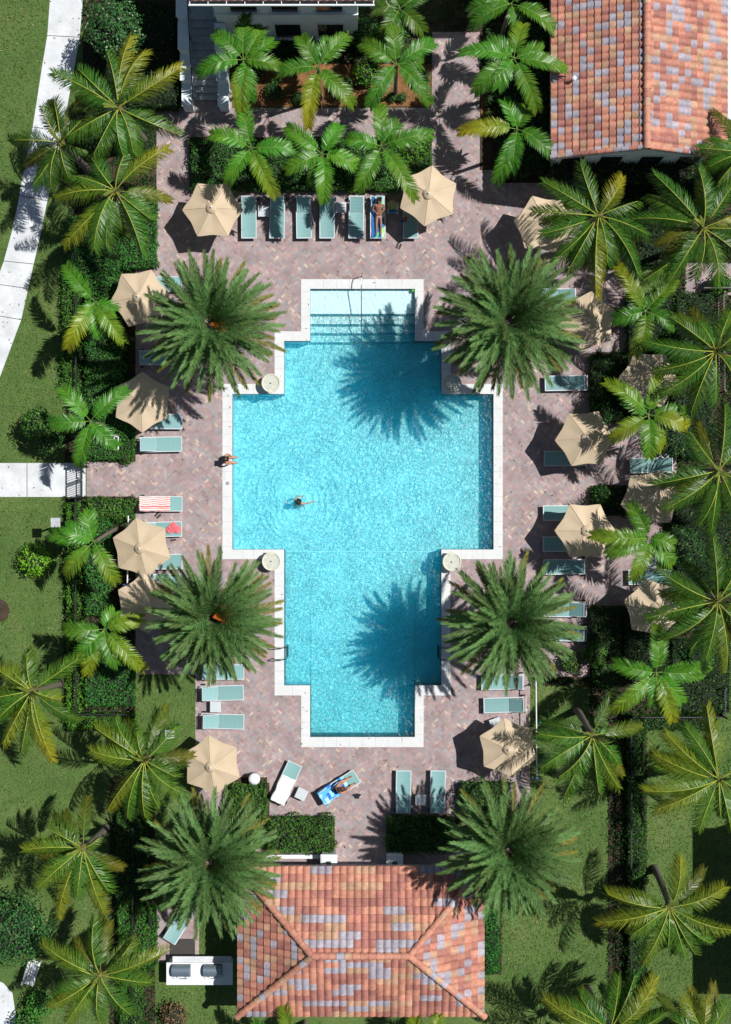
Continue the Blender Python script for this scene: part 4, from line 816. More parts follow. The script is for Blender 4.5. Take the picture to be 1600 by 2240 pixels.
# ------------------------------------------------------------------ pool furniture
def lounger_proto(ang):
    root = empty('sun_lounger'); f = MB(); zr = .36
    for s in (-1, 1): f.box((0, s * .335, zr), (1.98, .04, .05))
    f.box((-.97, 0, zr), (.04, .63, .05)); f.box((.97, 0, zr), (.04, .63, .05)); f.box((.2, 0, zr - .03), (.04, .63, .04)); f.box((-.4, 0, zr - .05), (.03, .63, .03))
    f.build('frame', M['metal'], root)
    for x in (-.8, .82):
        for s in (-1, 1): l = MB(); l.box((x, s * .33, zr / 2 - .02), (.045, .04, zr - .03)); l.build('leg', M['metal'], root)
    for s in (-1, 1): w = MB(); w.tube([(.9, s * .37, .09), (.9, s * .42, .09)], .09, 14); w.tube([(.9, s * .43, .09), (.9, s * .425, .09)], .03, 8); w.build('wheel', M['rubber'], root)
    n = 14; sl = MB(); X = np.linspace(-.95, .19, n); 
    V = [(x, y, zr + .02 - .022 * math.cos((y / .31) * math.pi / 2)) for x in X for y in np.linspace(-.315, .315, 7)]
    sl.add(V, [(i * 7 + j, (i + 1) * 7 + j, (i + 1) * 7 + j + 1, i * 7 + j + 1) for i in range(n - 1) for j in range(6)], smooth=True)
    sl.build('seat', M['sling'], root)
    ca, sa = math.cos(ang), math.sin(ang); b = MB(); Lb = .76
    V = [(.2 + t * ca + .02 * sa * 0, y, zr + .03 + t * sa - .02 * math.cos((y / .29) * math.pi / 2)) for t in np.linspace(.02, Lb - .02, 8) for y in np.linspace(-.285, .285, 7)]
    b.add(V, [(i * 7 + j, (i + 1) * 7 + j, (i + 1) * 7 + j + 1, i * 7 + j + 1) for i in range(7) for j in range(6)], smooth=True)
    bo = b.build('backrest', M['sling'], root); bf = MB()
    for s in (-1, 1): bf.tube([(.2, s * .3, zr + .03), (.2 + Lb * ca, s * .3, zr + .03 + Lb * sa)], .017, 6)
    bf.tube([(.2 + Lb * ca, -.3, zr + .03 + Lb * sa), (.2 + Lb * ca, .3, zr + .03 + Lb * sa)], .017, 6)
    if ang > .1:
        for s in (-1, 1): bf.tube([(.2 + .45 * ca, s * .28, zr + .03 + .45 * sa), (.62, s * .28, zr)], .012, 6)
    bf.build('back_frame', M['metal'], bo); root.location = (0, 0, -50); return root
LPROT = {}
def lounger(px, py, head, ang, label, group='teal sling sun loungers', used=set()):
    ang = round(ang)
    if ang not in LPROT: LPROT[ang] = lounger_proto(R(ang)); o = LPROT[ang]
    else: o = copy_tree(LPROT[ang])
    x, y = P(px, py, .36); jr = random.Random(px * 7 + py); o.location = (x, y, .012); o.rotation_euler = (0, 0, R(jr.uniform(-1.6, 1.6) if isinstance(head, str) else 0) + R({'N': 90, 'S': -90, 'E': 0, 'W': 180}.get(head, 0) if isinstance(head, str) else head)); tag(o, label, 'sun lounger', group); return o
LO = [
 (545, 475, 'N', 33, 'teal lounger beside the upper left umbrella, first in the top row'), (607, 475, 'N', 33, 'teal lounger right of the first white side table in the top row'), (665, 475, 'N', 31, 'third lounger from the left in the top row'),
 (716, 475, 'N', 33, 'lounger left of the second white side table in the top row'), (780, 475, 'N', 31, 'lounger directly left of the sunbather in the top row'), (827, 475, 'N', 26, 'lounger the top row sunbather lies on'), (899, 475, 'N', 33, 'lounger half under the upper right umbrella, last in the top row'),
 (352, 622, 'W', 14, 'lounger mostly hidden under the upper left date palm'), (352, 782, 'W', 14, 'lounger in deep shade under the left edge of the date palm'), (353, 922, 'W', 18, 'lounger partly under the umbrella above the entry walk'), (352, 972, 'W', 26, 'sunlit lounger just above the brick entry walk'),
 (353, 1102, 'W', 16, 'lounger under the red striped towel below the entry walk'), (352, 1158, 'W', 16, 'lounger with the crumpled pink towel'), (353, 1229, 'W', 14, 'lounger below the one with the pink towel'), (352, 1272, 'W', 14, 'lounger peeking out between two left umbrellas'),
 (487, 1516, 'W', 24, 'upper lounger of the pair at the lower left of the pool'), (488, 1578, 'W', 28, 'lower lounger of the pair at the lower left of the pool'), (488, 1470, 'W', 20, 'lounger mostly hidden under the lower left date palm'),
 (627, 1712, -115, 12, 'angled lounger draped with a white towel'), (742, 1722, -148, 18, 'angled lounger with the blue patterned towel'), (883, 1732, 'S', 16, 'left lounger of the pair above the hip roof hedge'), (958, 1732, 'S', 18, 'right lounger of the pair above the hip roof hedge'),
 (1239, 838, 'E', 40, 'lounger with a raised back right of the upper pool corner'), (1237, 1003, 'E', 30, 'lounger under the umbrella right of the pool centre'), (1235, 1122, 'E', 30, 'upper of the two loungers under the right umbrella below centre'), (1235, 1190, 'E', 30, 'lower of the two loungers under the right umbrella below centre'),
 (1236, 1240, 'E', 32, 'lounger just below the right umbrella, streaked by palm shadow'), (1237, 1333, 'E', 40, 'lounger poking out right of the lower right date palm'), (1237, 1386, 'E', 40, 'second lounger poking out right of the lower right date palm'), (1105, 1542, 'E', 38, 'lounger with raised back above the lower right umbrella'), (1100, 1492, 'E', 30, 'lounger edge under the lower right date palm'),
 (1213, 648, 'E', 20, 'lounger corner showing above a shaded right umbrella'), (1425, 1018, 'E', 24, 'shaded lounger behind the far right umbrella'), (1422, 1262, 'E', 20, 'shaded lounger above the lowest right umbrella'), (395, 2018, -122, 16, 'lounger under the palm beside the grill patio'),
]
for a in LO: lounger(*a)
def table(px, py, rz, label, first=[None]):
    if first[0] is None:
        root = empty('side_table'); t = MB(); t.box((0, 0, .40), (.5, .5, .035))
        for k in range(-3, 4): t.box((k * .066, 0, .42), (.05, .46, .012))
        t.build('table_top', M['metal'], root)
        for sx in (-1, 1):
            for sy in (-1, 1): l = MB(); l.box((sx * .21, sy * .21, .2), (.035, .035, .38)); l.build('leg', M['metal'], root)
        first[0] = root
    else: root = copy_tree(first[0])
    x, y = P(px, py, .4); root.location = (x, y, .012); root.rotation_euler = (0, 0, rz); return tag(root, label, 'side table', 'small white slatted side tables')
for a in [(577, 462, 0, 'white side table between first and second top loungers'), (746, 454, 0, 'white side table in the middle of the top lounger row'), (860, 455, 0, 'white side table with hat and towel beside the sunbather'), (472, 1546, 0, 'white side table between the two lower left loungers'),
          (660, 1737, R(-25), 'tilted side table between the two angled loungers'), (921, 1750, 0, 'side table between the pair above the hip roof hedge'), (1453, 997, 0, 'white side table behind the far right umbrella'), (1424, 1232, 0, 'white side table under the right feather palm'), (318, 858, 0, 'side table hidden left of the shaded left lounger'), (1085, 1583, R(20), 'dark shaded side table at the lower right umbrella edge')]: table(*a)
def umb_proto():
    root = empty('patio_umbrella'); Rr, zr, za = 1.375, 2.1, 2.62; cv = MB(); nr, na = 8, 48; V = []
    for i in range(nr + 1):
        t = i / nr
        for k in range(na):
            a = 2 * math.pi * k / na; m = (a % (math.pi / 3)) - math.pi / 6; edge = math.cos(math.pi / 6) / math.cos(m)
            sag = 1 - (.055 * math.cos(3 * m) ** 2) * t; r = Rr * t * edge * (sag if t > 0 else 1)
            z = za - (za - zr) * t - .035 * math.sin(math.pi * t) * math.cos(3 * m) ** 2 * 1.0
            V.append((r * math.cos(a), r * math.sin(a), z))
    cv.add(V, [(i * na + k, (i + 1) * na + k, (i + 1) * na + (k + 1) % na, i * na + (k + 1) % na) for i in range(nr) for k in range(na)], smooth=False)
    E = V[nr * na:]; cv.add(E + [(a, b, c - .05) for a, b, c in E], [(k, na + k, na + (k + 1) % na, (k + 1) % na) for k in range(na)])
    co = cv.build('canopy', M['canvas'], root)
    for k in range(6):
        a = k * math.pi / 3; r = MB(); r.tube([(.05 * math.cos(a), .05 * math.sin(a), za - .04), ((Rr - .02) * math.cos(a), (Rr - .02) * math.sin(a), zr - .03)], .012, 5); r.tube([(.04 * math.cos(a), .04 * math.sin(a), 1.95), (.65 * math.cos(a), .65 * math.sin(a), 2.33)], .009, 5); r.build('rib', M['metal'], root)
        s = MB(); s.tube([(.12 * math.cos(a), .12 * math.sin(a), za - .035), (Rr * math.cos(a), Rr * math.sin(a), zr + .008)], .011, 5); s.build('seam', M['canvas'], co)
    v = MB(); v.lathe([(0, .16), (.1, .11), (.24, .02), (.25, -.0)], (0, 0, za - .06), 12); v.build('vent_cap', M['canvas'], root)
    f = MB(); f.ball((0, 0, za + .13), .045); f.build('finial', M['white'], root)
    p = MB(); p.tube([(0, 0, 0), (0, 0, za + .08)], .024, 10); p.build('pole', M['metal'], root)
    b = MB(); b.lathe([(0, .1), (.06, .1), (.08, .07), (.26, .055), (.28, 0)], (0, 0, 0), 20); b.build('base', M['black'], root); return root
UM = [(465, 457, 0, 'tan umbrella at the upper left of the deck, one palm shadow on it'), (939, 425, 23, 'tan umbrella at the right end of the top lounger row'), (1188, 490, 52, 'tan umbrella half covered by a coconut palm at upper right'), (308, 650, 8, 'tan umbrella tucked under the upper left date palm'),
      (1288, 701, 21, 'tan umbrella right of the upper right date palm'), (308, 880, 30, 'shaded tan umbrella above the brick entry walk'), (1421, 826, 57, 'tan umbrella with fine frond shadows far right of the pool'), (1280, 962, 3.6, 'tan umbrella right of the pool centre'),
      (1424, 1094, 11, 'tan umbrella beneath the orange coconut frond'), (1279, 1162, 0, 'tan umbrella above the palm streaked lounger right of the pool'), (311, 1197, 40.6, 'sunlit tan umbrella left of the pool below the striped towel'), (316, 1318, 34, 'tan umbrella overlapped by the lower left date palm'),
      (1432, 1333, 45, 'lowest tan umbrella on the far right side'), (1116, 1637, 38, 'tan umbrella at the lower right deck corner'), (465, 1674, 36, 'tan umbrella at the lower left deck corner')]
up_ = umb_proto()
UPS = [up_] + [copy_tree(up_) for _ in UM[1:]]
for o, (px, py, rot, lab) in zip(UPS, UM):
    x, y = P(px, py, 2.3); o.location = (x, y, .012); o.rotation_euler = (R(1.6) * math.sin(px), R(1.6) * math.cos(py), R(rot)); tag(o, lab, 'umbrella', 'tan hexagonal patio umbrellas')

# towels: draped sheets that follow a lounger
def towel(name, lab, px, py, rz, ang, x0, x1, wid, colf, seed, z=.40, n=(26, 14), crumple=.012, cat='towel', over=0.0):
    rng = np.random.default_rng(seed); mb = MB(); nx, ny = n; V = []; ph = rng.random(8) * 6
    for i in range(nx + 1):
        x = x0 + (x1 - x0) * i / nx
        for j in range(ny + 1):
            y = wid * (j / ny - .5)
            zz = z + (max(0, x - .2) * math.tan(ang)) + crumple * (math.sin(x * 11 + ph[0]) * math.cos(y * 13 + ph[1]) + .6 * math.sin(x * 23 + y * 17 + ph[2]))
            if abs(y) > .34: zz -= (abs(y) - .34) * 2.2
            V.append((x + .01 * math.sin(y * 20 + ph[3]), y + .015 * math.sin(x * 9 + ph[4]), zz))
    F = [(i * (ny + 1) + j, (i + 1) * (ny + 1) + j, (i + 1) * (ny + 1) + j + 1, i * (ny + 1) + j + 1) for i in range(nx) for j in range(ny)]
    C = [colf(i / nx, j / ny) for i in range(nx) for j in range(ny)]; mb.add(V, F, np.array(C), smooth=True)
    o = mb.build(name, M['cloth']); x, y = P(px, py, .36); o.location = (x, y, .012); o.rotation_euler = (0, 0, rz); so = o.modifiers.new('thickness', 'SOLIDIFY'); so.thickness = .012
    tag(o, lab, cat); return o
WH = (.74, .75, .76)
towel('striped_towel', 'red and white striped towel spread over a left lounger', 353, 1102, R(180), R(16), -.42, .98, .72, lambda a, b: (.62, .13, .13) if int(b * 22) % 3 == 2 else (.72, .66, .64), 1, n=(20, 22))
towel('white_towel', 'plain white towel over the angled lower left lounger', 627, 1712, R(-115), R(12), -.28, .98, .74, lambda a, b: (.78, .79, .8), 2)
rb = random.Random(5); BL = {}
def bluepat(a, b):
    k = (int(a * 9), int(b * 5))
    if k not in BL: BL[k] = rb.choice([(.03, .16, .62), (.10, .42, .75), (.45, .72, .8), (.04, .25, .7), (.30, .62, .82)])
    return BL[k]
towel('blue_towel', 'blue and turquoise patterned towel under the lower sunbather', 742, 1722, R(-148), R(18), -.42, .97, .74, bluepat, 3, n=(27, 15))
BG = {}
def greenpat(a, b):
    k = (int(a * 8), int(b * 5))
    if k not in BG: BG[k] = rb.choice([(.10, .5, .3), (.35, .65, .25), (.03, .2, .5), (.5, .7, .5), (.02, .15, .4)])
    return BG[k] if b < .68 else (.02, .14, .42)
towel('patterned_towel', 'green and blue patterned towel under the top row sunbather', 827, 475, R(90), R(26), -.96, .9, .6, greenpat, 4, n=(24, 15))
def crumpled(name, lab, px, py, z, rx, ry, col, seed, cat='towel'):
    rng = np.random.default_rng(seed); mb = MB(); n = 16; V = [(0, 0, .09)]; 
    for i in range(1, 6):
        for k in range(n):
            a = 2 * math.pi * k / n; r = i / 5 * (1 + .18 * math.sin(3 * a + seed) + .1 * math.sin(5 * a)); V.append((rx * r * math.cos(a), ry * r * math.sin(a), .09 * (1 - (i / 5) ** 2) + .03 * math.sin(i * 2 + k * 1.9) * (1 if i < 5 else 0)))
    F3 = [(0, 1 + k, 1 + (k + 1) % n) for k in range(n)]; F4 = [(1 + (i - 1) * n + k, 1 + i * n + k, 1 + i * n + (k + 1) % n, 1 + (i - 1) * n + (k + 1) % n) for i in range(1, 5) for k in range(n)]
    mb.add(V, F3, col); mb.add(V, F4, col); o = mb.build(name, M['cloth']); x, y = P(px, py, z); o.location = (x, y, z); return tag(o, lab, cat)
crumpled('pink_towel', 'crumpled pink towel on a left lounger', 380, 1156, .42, .34, .25, (.75, .17, .2), 3)
crumpled('blue_cloth', 'small blue cloth hanging at the last top row lounger', 879, 484, .42, .14, .05, (.02, .1, .4), 4, 'cloth'); crumpled('red_bag', 'small orange red bag on the last top row lounger', 888, 479, .43, .09, .12, (.5, .1, .05), 5, 'bag')
crumpled('black_bag', 'black bag on the deck beside the blue towel lounger', 781, 1741, .03, .19, .13, (.03, .035, .05), 6, 'bag'); crumpled('dark_bag', 'black bag at the head of the top row sunbather', 821, 434, .5, .13, .15, (.012, .012, .014), 9, 'bag')
crumpled('table_cloth', 'folded blue towel on the side table by the sunbather', 860, 462, .44, .22, .1, (.03, .22, .45), 8)
hat = MB(); hat.lathe([(.23, 0), (.2, .015), (.11, .02), (.1, .1), (.06, .13), (0, .135)], (0, 0, 0), 24, (.42, .45, .2)); ho = hat.build('sun_hat', M['cloth']); x, y = P(858, 449, .5); ho.location = (x, y, .45); tag(ho, 'straw sun hat lying on the side table', 'hat')
for px, py, rz, lab in ((379, 1178, .2, 'pair of dark sandals on the deck below the pink towel'), (346, 1127, .8, 'pair of sandals below the striped towel'), (873, 538, 1.2, 'pair of small dark sandals in front of the top row')):
    s = MB()
    for k in (-1, 1): s.box((.0, k * .07, .02), (.25, .085, .03), col=(.03, .025, .025)); s.tube([(.02, k * .07 - .04, .03), (.06, k * .07, .08), (.02, k * .07 + .04, .03)], .01, 5, (.1, .03, .03))
    o = s.build('sandals', M['plain']); x, y = P(px, py); o.location = (x, y, .014); o.rotation_euler = (0, 0, rz); tag(o, lab, 'sandals')
# waste bin
root = empty('waste_bin', (*P(558, 1701, .4), .012)); tag(root, 'round white waste bin beside the lower left umbrella', 'bin'); b = MB(); b.lathe([(.2, 0), (.23, .1), (.24, .72), (.25, .75)], n=24); b.build('body', M['white'], root); b = MB(); b.lathe([(.27, .74), (.27, .79), (.2, .86), (.09, .88), (.0, .88)], n=24); b.build('lid', M['white'], root)
# fountain bowls
def bowl(px, py, sx, sy, lab):
    root = empty('fountain_bowl', (*P(px, py, .6), .04)); tag(root, lab, 'fountain bowl', 'four stone fountain bowls at the pool corners')
    b = MB(); c = (.62, .62, .52); b.lathe([(.2, 0), (.22, .06), (.14, .14), (.14, .2), (.3, .34), (.41, .5), (.435, .56), (.435, .6), (.39, .61), (.37, .56), (.3, .45), (0, .42)], n=32, col=c)
    b.obox(Matrix.Translation((sx * .25, sy * .4, .555)) @ Matrix.Rotation(math.atan2(sy, sx) * 0, 4, 'Z'), (.22, .16, .05), c); b.build('bowl', M['plain'], root)
    w = MB(); w.lathe([(.37, .555), (.2, .556), (0, .556)], n=32, col=(.54, .56, .49)); w.build('water', M['bowlwater'], root)
    j = MB(); j.lathe([(.03, .5), (.035, .62), (.0, .63)], n=10, col=(.3, .3, .28)); j.build('nozzle', M['plain'], root)
M['bowlwater'] = mat('bowl_water', attr=True, rough=.12, nz=.12, sc=6, bump=.6, bsc=12, spec=.6)
bowl(593, 838, -.0, -1, 'stone fountain bowl at the upper left inner pool corner'); bowl(989, 838, -.0, -1, 'stone fountain bowl at the upper right inner pool corner'); bowl(594, 1228, 0, 1, 'stone fountain bowl at the lower left inner pool corner'); bowl(989, 1229, 0, 1, 'stone fountain bowl at the lower right inner pool corner')
# handrail over the steps
def rail(name, pts, lab, r=.024, m='chrome', cat='handrail'):
    mb = MB(); Pn = []
    for a, b in zip(pts, pts[1:]):
        for t in np.linspace(0, 1, 5)[:-1]: Pn.append(np.array(a) * (1 - t) + np.array(b) * t)
    Pn.append(np.array(pts[-1])); mb.tube(Pn, r, 8); return tag(mb.build(name, M[m]), lab, cat)
x, y0 = P(791, 606, 0); _, y1 = P(791, 632, .9); _, y2 = P(791, 735, 0)
rail('pool_handrail', [(x + .02, P(0, 604)[1], .02), (x + .03, P(0, 604)[1], .8), (x + .02, P(0, 612)[1], .9), (x, P(0, 630)[1], .92), (x, P(0, 690)[1], .55), (x, P(0, 735)[1], -.05), (x + .0, P(0, 738)[1], -.45), (x, P(0, 736)[1], -.9)], 'steel handrail down the middle of the pool steps')
for px, s, lab in ((622, 1, 'dark grab rail ladder on the left lower pool edge'), (966, -1, 'dark grab rail ladder on the right lower pool edge')):
    root = empty('pool_ladder', (*P(px, 1427), 0)); tag(root, lab, 'pool ladder', 'pool ladders')
    for k in (-.27, .27):
        m_ = MB(); m_.tube([(-s * .5, k, .04), (-s * .48, k, .55), (-s * .38, k, .72), (-s * .1, k, .74), (s * .1, k, .6), (s * .12, k, .2), (s * .12, k, -1.0)], .022, 8); m_.build('side_rail', M['ladder'] if 'ladder' in M else M['black'], root)
    for z in (-.3, -.55, -.8): m_ = MB(); m_.box((s * .12, 0, z), (.08, .54, .03)); m_.build('tread', M['black'], root)
# rescue poles
for (xa, ya, xb, yb, lab) in ((1173, 1488, 1175, 1702, 'long white pool pole on hooks right of the lower deck'), (281, 1128, 279, 1278, 'white pool pole behind the left umbrellas')):
    a, b = P3(xa, ya, 1.2), P3(xb, yb, 1.2); root = empty('pool_pole', (a[0], a[1], 0)); tag(root, lab, 'pool pole', 'white pool poles'); o = np.array([a[0], a[1], 0])
    m_ = MB(); m_.tube([a - o, b - o], .03, 8); m_.build('pole', M['white'], root)
    for t in (.06, .94):
        q = a + (b - a) * t - o; m_ = MB(); m_.tube([(q[0], q[1], 0), (q[0], q[1], 1.22)], .03, 8); m_.build('stand', M['metal'], root)
    m_ = MB(); q = b - o; m_.box(tuple(q + np.array([0, -.02, 0])), (.4, .05, .05), col=(.02, .08, .35)); m_.build('net_frame', M['plain'], root)
# low white frame by the hedge, green toys, floating cup
root = empty('white_sign_frame', (*P(255, 969, .9), 0)); tag(root, 'narrow white frame stand in the hedge above the entry walk', 'sign stand'); m_ = MB()
for a in ((-.09, 0, .05, .62), (.09, 0, .05, .62), (0, .3, .22, .05), (0, -.3, .22, .05)): m_.box((a[0], a[1], .9), (a[2], a[3], .05))
m_.build('frame', M['white'], root); m_ = MB(); m_.tube([(0, .28, 0), (0, .28, .9)], .025, 8); m_.tube([(0, -.28, 0), (0, -.28, .9)], .025, 8); m_.build('post', M['white'], root)
for px, py, z, c, lab, nm in ((908 - 5, 636, -.06, (.05, .5, .05), 'small green ball in the corner of the pool shelf', 'toy_ball'), (1182, 1579, .09, (.0, .5, .28), 'bright green ball on the grass beside the long pole', 'toy_ball')):
    m_ = MB(); m_.ball((0, 0, 0), .075, 14, 10, c); o = m_.build(nm, M['plain']); o.location = (*P(px, py, z), z); tag(o, lab, 'ball')
m_ = MB(); m_.lathe([(.0, 0), (.03, 0), (.04, .12), (.036, .12), (.028, .01), (0, .01)], n=12, col=(.8, .8, .8)); o = m_.build('floating_cup', M['plain']); o.location = (*P(627, 1098), WATER - .03); tag(o, 'white cup floating beside the swimmer', 'cup')

# fences
def fence(pts, label, group='thin black iron fences', h=1.25, gate=None):
    a0 = np.array(P(*pts[0])); root = empty('iron_fence', (a0[0], a0[1], 0)); tag(root, label, 'fence', group); pk = MB(); rl = MB()
    for p, q in zip(pts, pts[1:]):
        a, b = np.array(P(*p)) - a0, np.array(P(*q)) - a0; L_ = np.linalg.norm(b - a); ang = math.atan2(b[1] - a[1], b[0] - a[0]); mid = (a + b) / 2
        for z in (.12, h - .05, h - .2): rl.box((mid[0], mid[1], z), (L_, .035, .035), ang)
        n = int(L_ / .13)
        for i in range(n + 1): c = a + (b - a) * i / max(n, 1); pk.box((c[0], c[1], h / 2), (.02, .02, h), ang)
        m_ = max(1, int(L_ / 2.4))
        for i in range(m_ + 1): c = a + (b - a) * i / m_; po = MB(); po.box((c[0], c[1], h / 2 + .03), (.06, .06, h + .06), ang); po.box((c[0], c[1], h + .075), (.08, .08, .03), ang); po.build('post', M['black'], root)
    pk.build('pickets', M['black'], root); rl.build('rail', M['black'], root)
fence([(177, 590), (177, 1006)], 'iron fence through the left planting above the gate'); fence([(177, 1092), (177, 1556), (296, 1556)], 'iron fence through the left planting below the gate'); fence([(300, 1800), (298, 2240)], 'iron fence at the bottom left beside the grill hedge')
fence([(1372, 2240), (1372, 1562), (1574, 1562), (1574, 1500)], 'iron fence with a corner at the lower right'); fence([(1571, 648), (1573, 860)], 'iron fence on the right below the gate')
for px, y0_, y1_, lab in ((181, 1013, 1087, 'black iron entry gate across the left brick walk'),):
    root = empty('iron_gate', (*P(px, (y0_ + y1_) / 2), 0)); tag(root, lab, 'gate'); hl = (y1_ - y0_) / PPM / 2
    for s in (-1, 1):
        f = MB(); f.box((0, s * hl / 2, 1.45), (.05, hl - .06, .05)); f.box((0, s * hl / 2, .15), (.05, hl - .06, .05)); f.box((0, s * .04, .8), (.05, .05, 1.35)); f.box((0, s * (hl - .05), .8), (.05, .05, 1.35))
        for i in range(1, 8): f.box((0, s * hl * i / 8, .8), (.02, .02, 1.3))
        f.build('leaf', M['black'], root)
    f = MB(); f.box((.0, -hl - .02, .8), (.09, .09, 1.6)); f.build('post', M['black'], root); f = MB(); f.box((.0, hl + .02, .8), (.09, .09, 1.6)); f.build('post', M['black'], root)
root = empty('iron_gate', (*P(1560, 640), 0)); tag(root, 'black iron gate on the small brick landing at right', 'gate'); f = MB()
for z in (.15, 1.45): f.box((0, 0, z), (1.5, .05, .05))
for i in range(13): f.box((-.75 + i * .125, 0, .8), (.025, .025, 1.3))
f.build('leaf', M['black'], root)

# grill counter
root = empty('grill_counter', (*P(437, 2130, .9), 0)); tag(root, 'white tiled outdoor kitchen counter left of the hip roof', 'counter'); b = MB(); b.box((0, 0, .42), (2.9, .9, .84)); b.build('cabinet', M['wall'], root)
t = MB(); t.box((0, 0, .88), (3.04, 1.02, .07)); t.build('countertop', M['white'], root); t = MB(); t.box((.1, .62, .8), (2.7, .3, .06)); t.build('back_ledge', M['conc'], root)
t = MB()
for i in range(14): t.box((-1.3 + i * .2, -.38, .917), (.03, .03, .006))
for j in range(3): t.box((1.3, -.18 + j * .2, .917), (.03, .03, .006)); t.box((.1, -.18 + j * .2, .917), (.03, .03, .006))
t.build('tile_inlay', M['stair'], root)
for px, lab in ((396, 'left steel grill with a domed lid on the white counter'), (465, 'right steel grill with a domed lid on the white counter')):
    gx, gy = P(px, 2125, 1.1); r2 = empty('barbecue_grill', (gx, gy, .915)); tag(r2, lab, 'grill', 'two steel grills'); b = MB(); b.box((0, 0, .05), (.86, .56, .1)); b.build('firebox', M['black'], r2)
    l = MB(); V = []
    for k in range(11):
        a = math.pi * k / 10
        for x_ in (-.42, .42): V.append((x_, -.27 * math.cos(a), .1 + .2 * math.sin(a)))
    l.add(V, [(2 * k, 2 * k + 1, 2 * k + 3, 2 * k + 2) for k in range(10)], smooth=True); l.add(V[0::2], [tuple(range(11))]); l.add(V[1::2], [tuple(range(11))[::-1]]); lo_ = l.build('lid', M['steel'], r2)
    h_ = MB(); h_.tube([(-.3, -.3, .17), (-.3, -.35, .17), (.3, -.35, .17), (.3, -.3, .17)], .014, 6); h_.build('handle', M['chrome'], lo_)
    k_ = MB(); k_.tube([(-.2, -.29, .04), (-.2, -.32, .04)], .03, 8); k_.tube([(.2, -.29, .04), (.2, -.32, .04)], .03, 8); k_.build('knob', M['black'], r2)
mt = MB(); mt.box((0, 0, .012), (1.17, .75, .02), col=(.035, .032, .03)); mt.box((0, 0, .024), (1.05, .63, .006), col=(.045, .04, .036)); o = mt.build('grill_mat', M['plain']); o.location = (*P(399.5, 2071), .013); tag(o, 'dark rectangular mat on the bricks above the grills', 'mat')

# gate pillars with lanterns, low white wall
for px, lab in ((720, 'left white pillar with black lantern at the roof edge'), (864, 'right white pillar with black lantern at the roof edge')):
    root = empty('entry_pillar', (*P(px, 1886, 1.3), .012)); tag(root, lab, 'pillar', 'white entry pillars'); b = MB(); b.box((0, 0, .6), (.66, .6, 1.2)); b.build('shaft', M['white'], root); b = MB(); b.box((0, 0, 1.25), (.76, .7, .1)); b.box((0, 0, 1.31), (.66, .6, .04)); b.build('cap', M['white'], root)
    l = MB(); l.box((0, -.05, 1.37), (.2, .2, .06)); l.box((0, -.05, 1.52), (.16, .16, .26)); l.box((0, -.05, 1.68), (.22, .22, .06), taper=.3); l.build('lantern', M['black'], root)
m_ = MB(); xa, ya = P(562, 1868); xb, _ = P(702, 1868); m_.box((0, 0, .25), (xb - xa, .12, .5)); m_.box((0, 0, .52), (xb - xa + .05, .18, .05)); o = m_.build('low_wall', M['white']); o.location = ((xa + xb) / 2, ya, .012); tag(o, 'low white wall behind the left trimmed hedge', 'wall')
# lamp posts
for px, py, lab in ((122, 1143, 'square topped grey lamp post on the left lawn'), (372, 1607, 'grey lamp post on the grass left of the lower deck')):
    root = empty('lamp_post', (*P(px, py, 2.7), 0)); tag(root, lab, 'lamp post', 'grey lamp posts'); b = MB(); b.tube([(0, 0, 0), (0, 0, 2.55)], .05, 10); b.lathe([(.12, 0), (.1, .12), (.05, .2)], n=12); b.build('pole', M['black'], root)
    b = MB(); b.box((0, 0, 2.7), (.42, .42, .06)); b.build('lamp_cap', M['stair'], root); b = MB(); b.box((0, 0, 2.6), (.22, .22, .16)); b.build('lamp_head', M['black'], root)
# bench at the lower left
root = empty('garden_bench', (*P(72, 2128, .4), 0), R(72)); tag(root, 'pale bench beside the dark broadleaf tree', 'bench'); b = MB()
for i in range(4): b.box((0, -.17 + i * .11, .43), (1.15, .095, .035))
b.build('seat', M['white'], root); b = MB()
for i in range(3): b.box((0, .24 + i * .02, .55 + i * .12), (1.15, .03, .095))
b.build('backrest', M['white'], root)
for sx in (-1, 1):
    for sy in (-1, 1): l = MB(); l.box((sx * .5, sy * .17, .2), (.06, .06, .41)); l.build('leg', M['white'], root)
# in-ground bits: round tree ring, sprinkler box
m_ = MB(); m_.lathe([(.55, 0), (.5, .05), (.2, .08), (0, .09)], n=24); o = m_.build('mulch_ring', M['soil']); o.location = (*P(-4, 1336), .0); structure(o)
m_ = MB(); m_.box((0, 0, .012), (.16, .16, .02), col=(.06, .09, .1)); o = m_.build('valve_cover', M['plain']); o.location = (*P(358, 1557), 0); tag(o, 'small dark valve cover in the lower left grass patch', 'valve cover')

# ------------------------------------------------------------------ people
def skinned(nodes, edges, name, m, parent, sub=2):
    me = bpy.data.meshes.new('tmp'); keys = list(nodes); idx = {k: i for i, k in enumerate(keys)}
    me.from_pydata([tuple(nodes[k][0]) for k in keys], [(idx[a], idx[b]) for a, b in edges], []); me.update()
    o = bpy.data.objects.new('tmp', me); COL.objects.link(o); mod = o.modifiers.new('s', 'SKIN'); sb = o.modifiers.new('b', 'SUBSURF'); sb.levels = sub; sb.render_levels = sub
    if not me.skin_vertices: me.skin_vertices.new()
    for k, i in idx.items():
        r = nodes[k][1]; me.skin_vertices[0].data[i].radius = (r, r) if np.isscalar(r) else r
    me.skin_vertices[0].data[0].use_root = True
    bpy.context.view_layer.update(); ev = o.evaluated_get(bpy.context.evaluated_depsgraph_get()); nm = bpy.data.meshes.new_from_object(ev); bpy.data.objects.remove(o)
    nm.materials.clear(); nm.materials.append(m)
    for p in nm.polygons: p.use_smooth = True
    r = bpy.data.objects.new(name, nm); COL.objects.link(r); r.parent = parent; return r
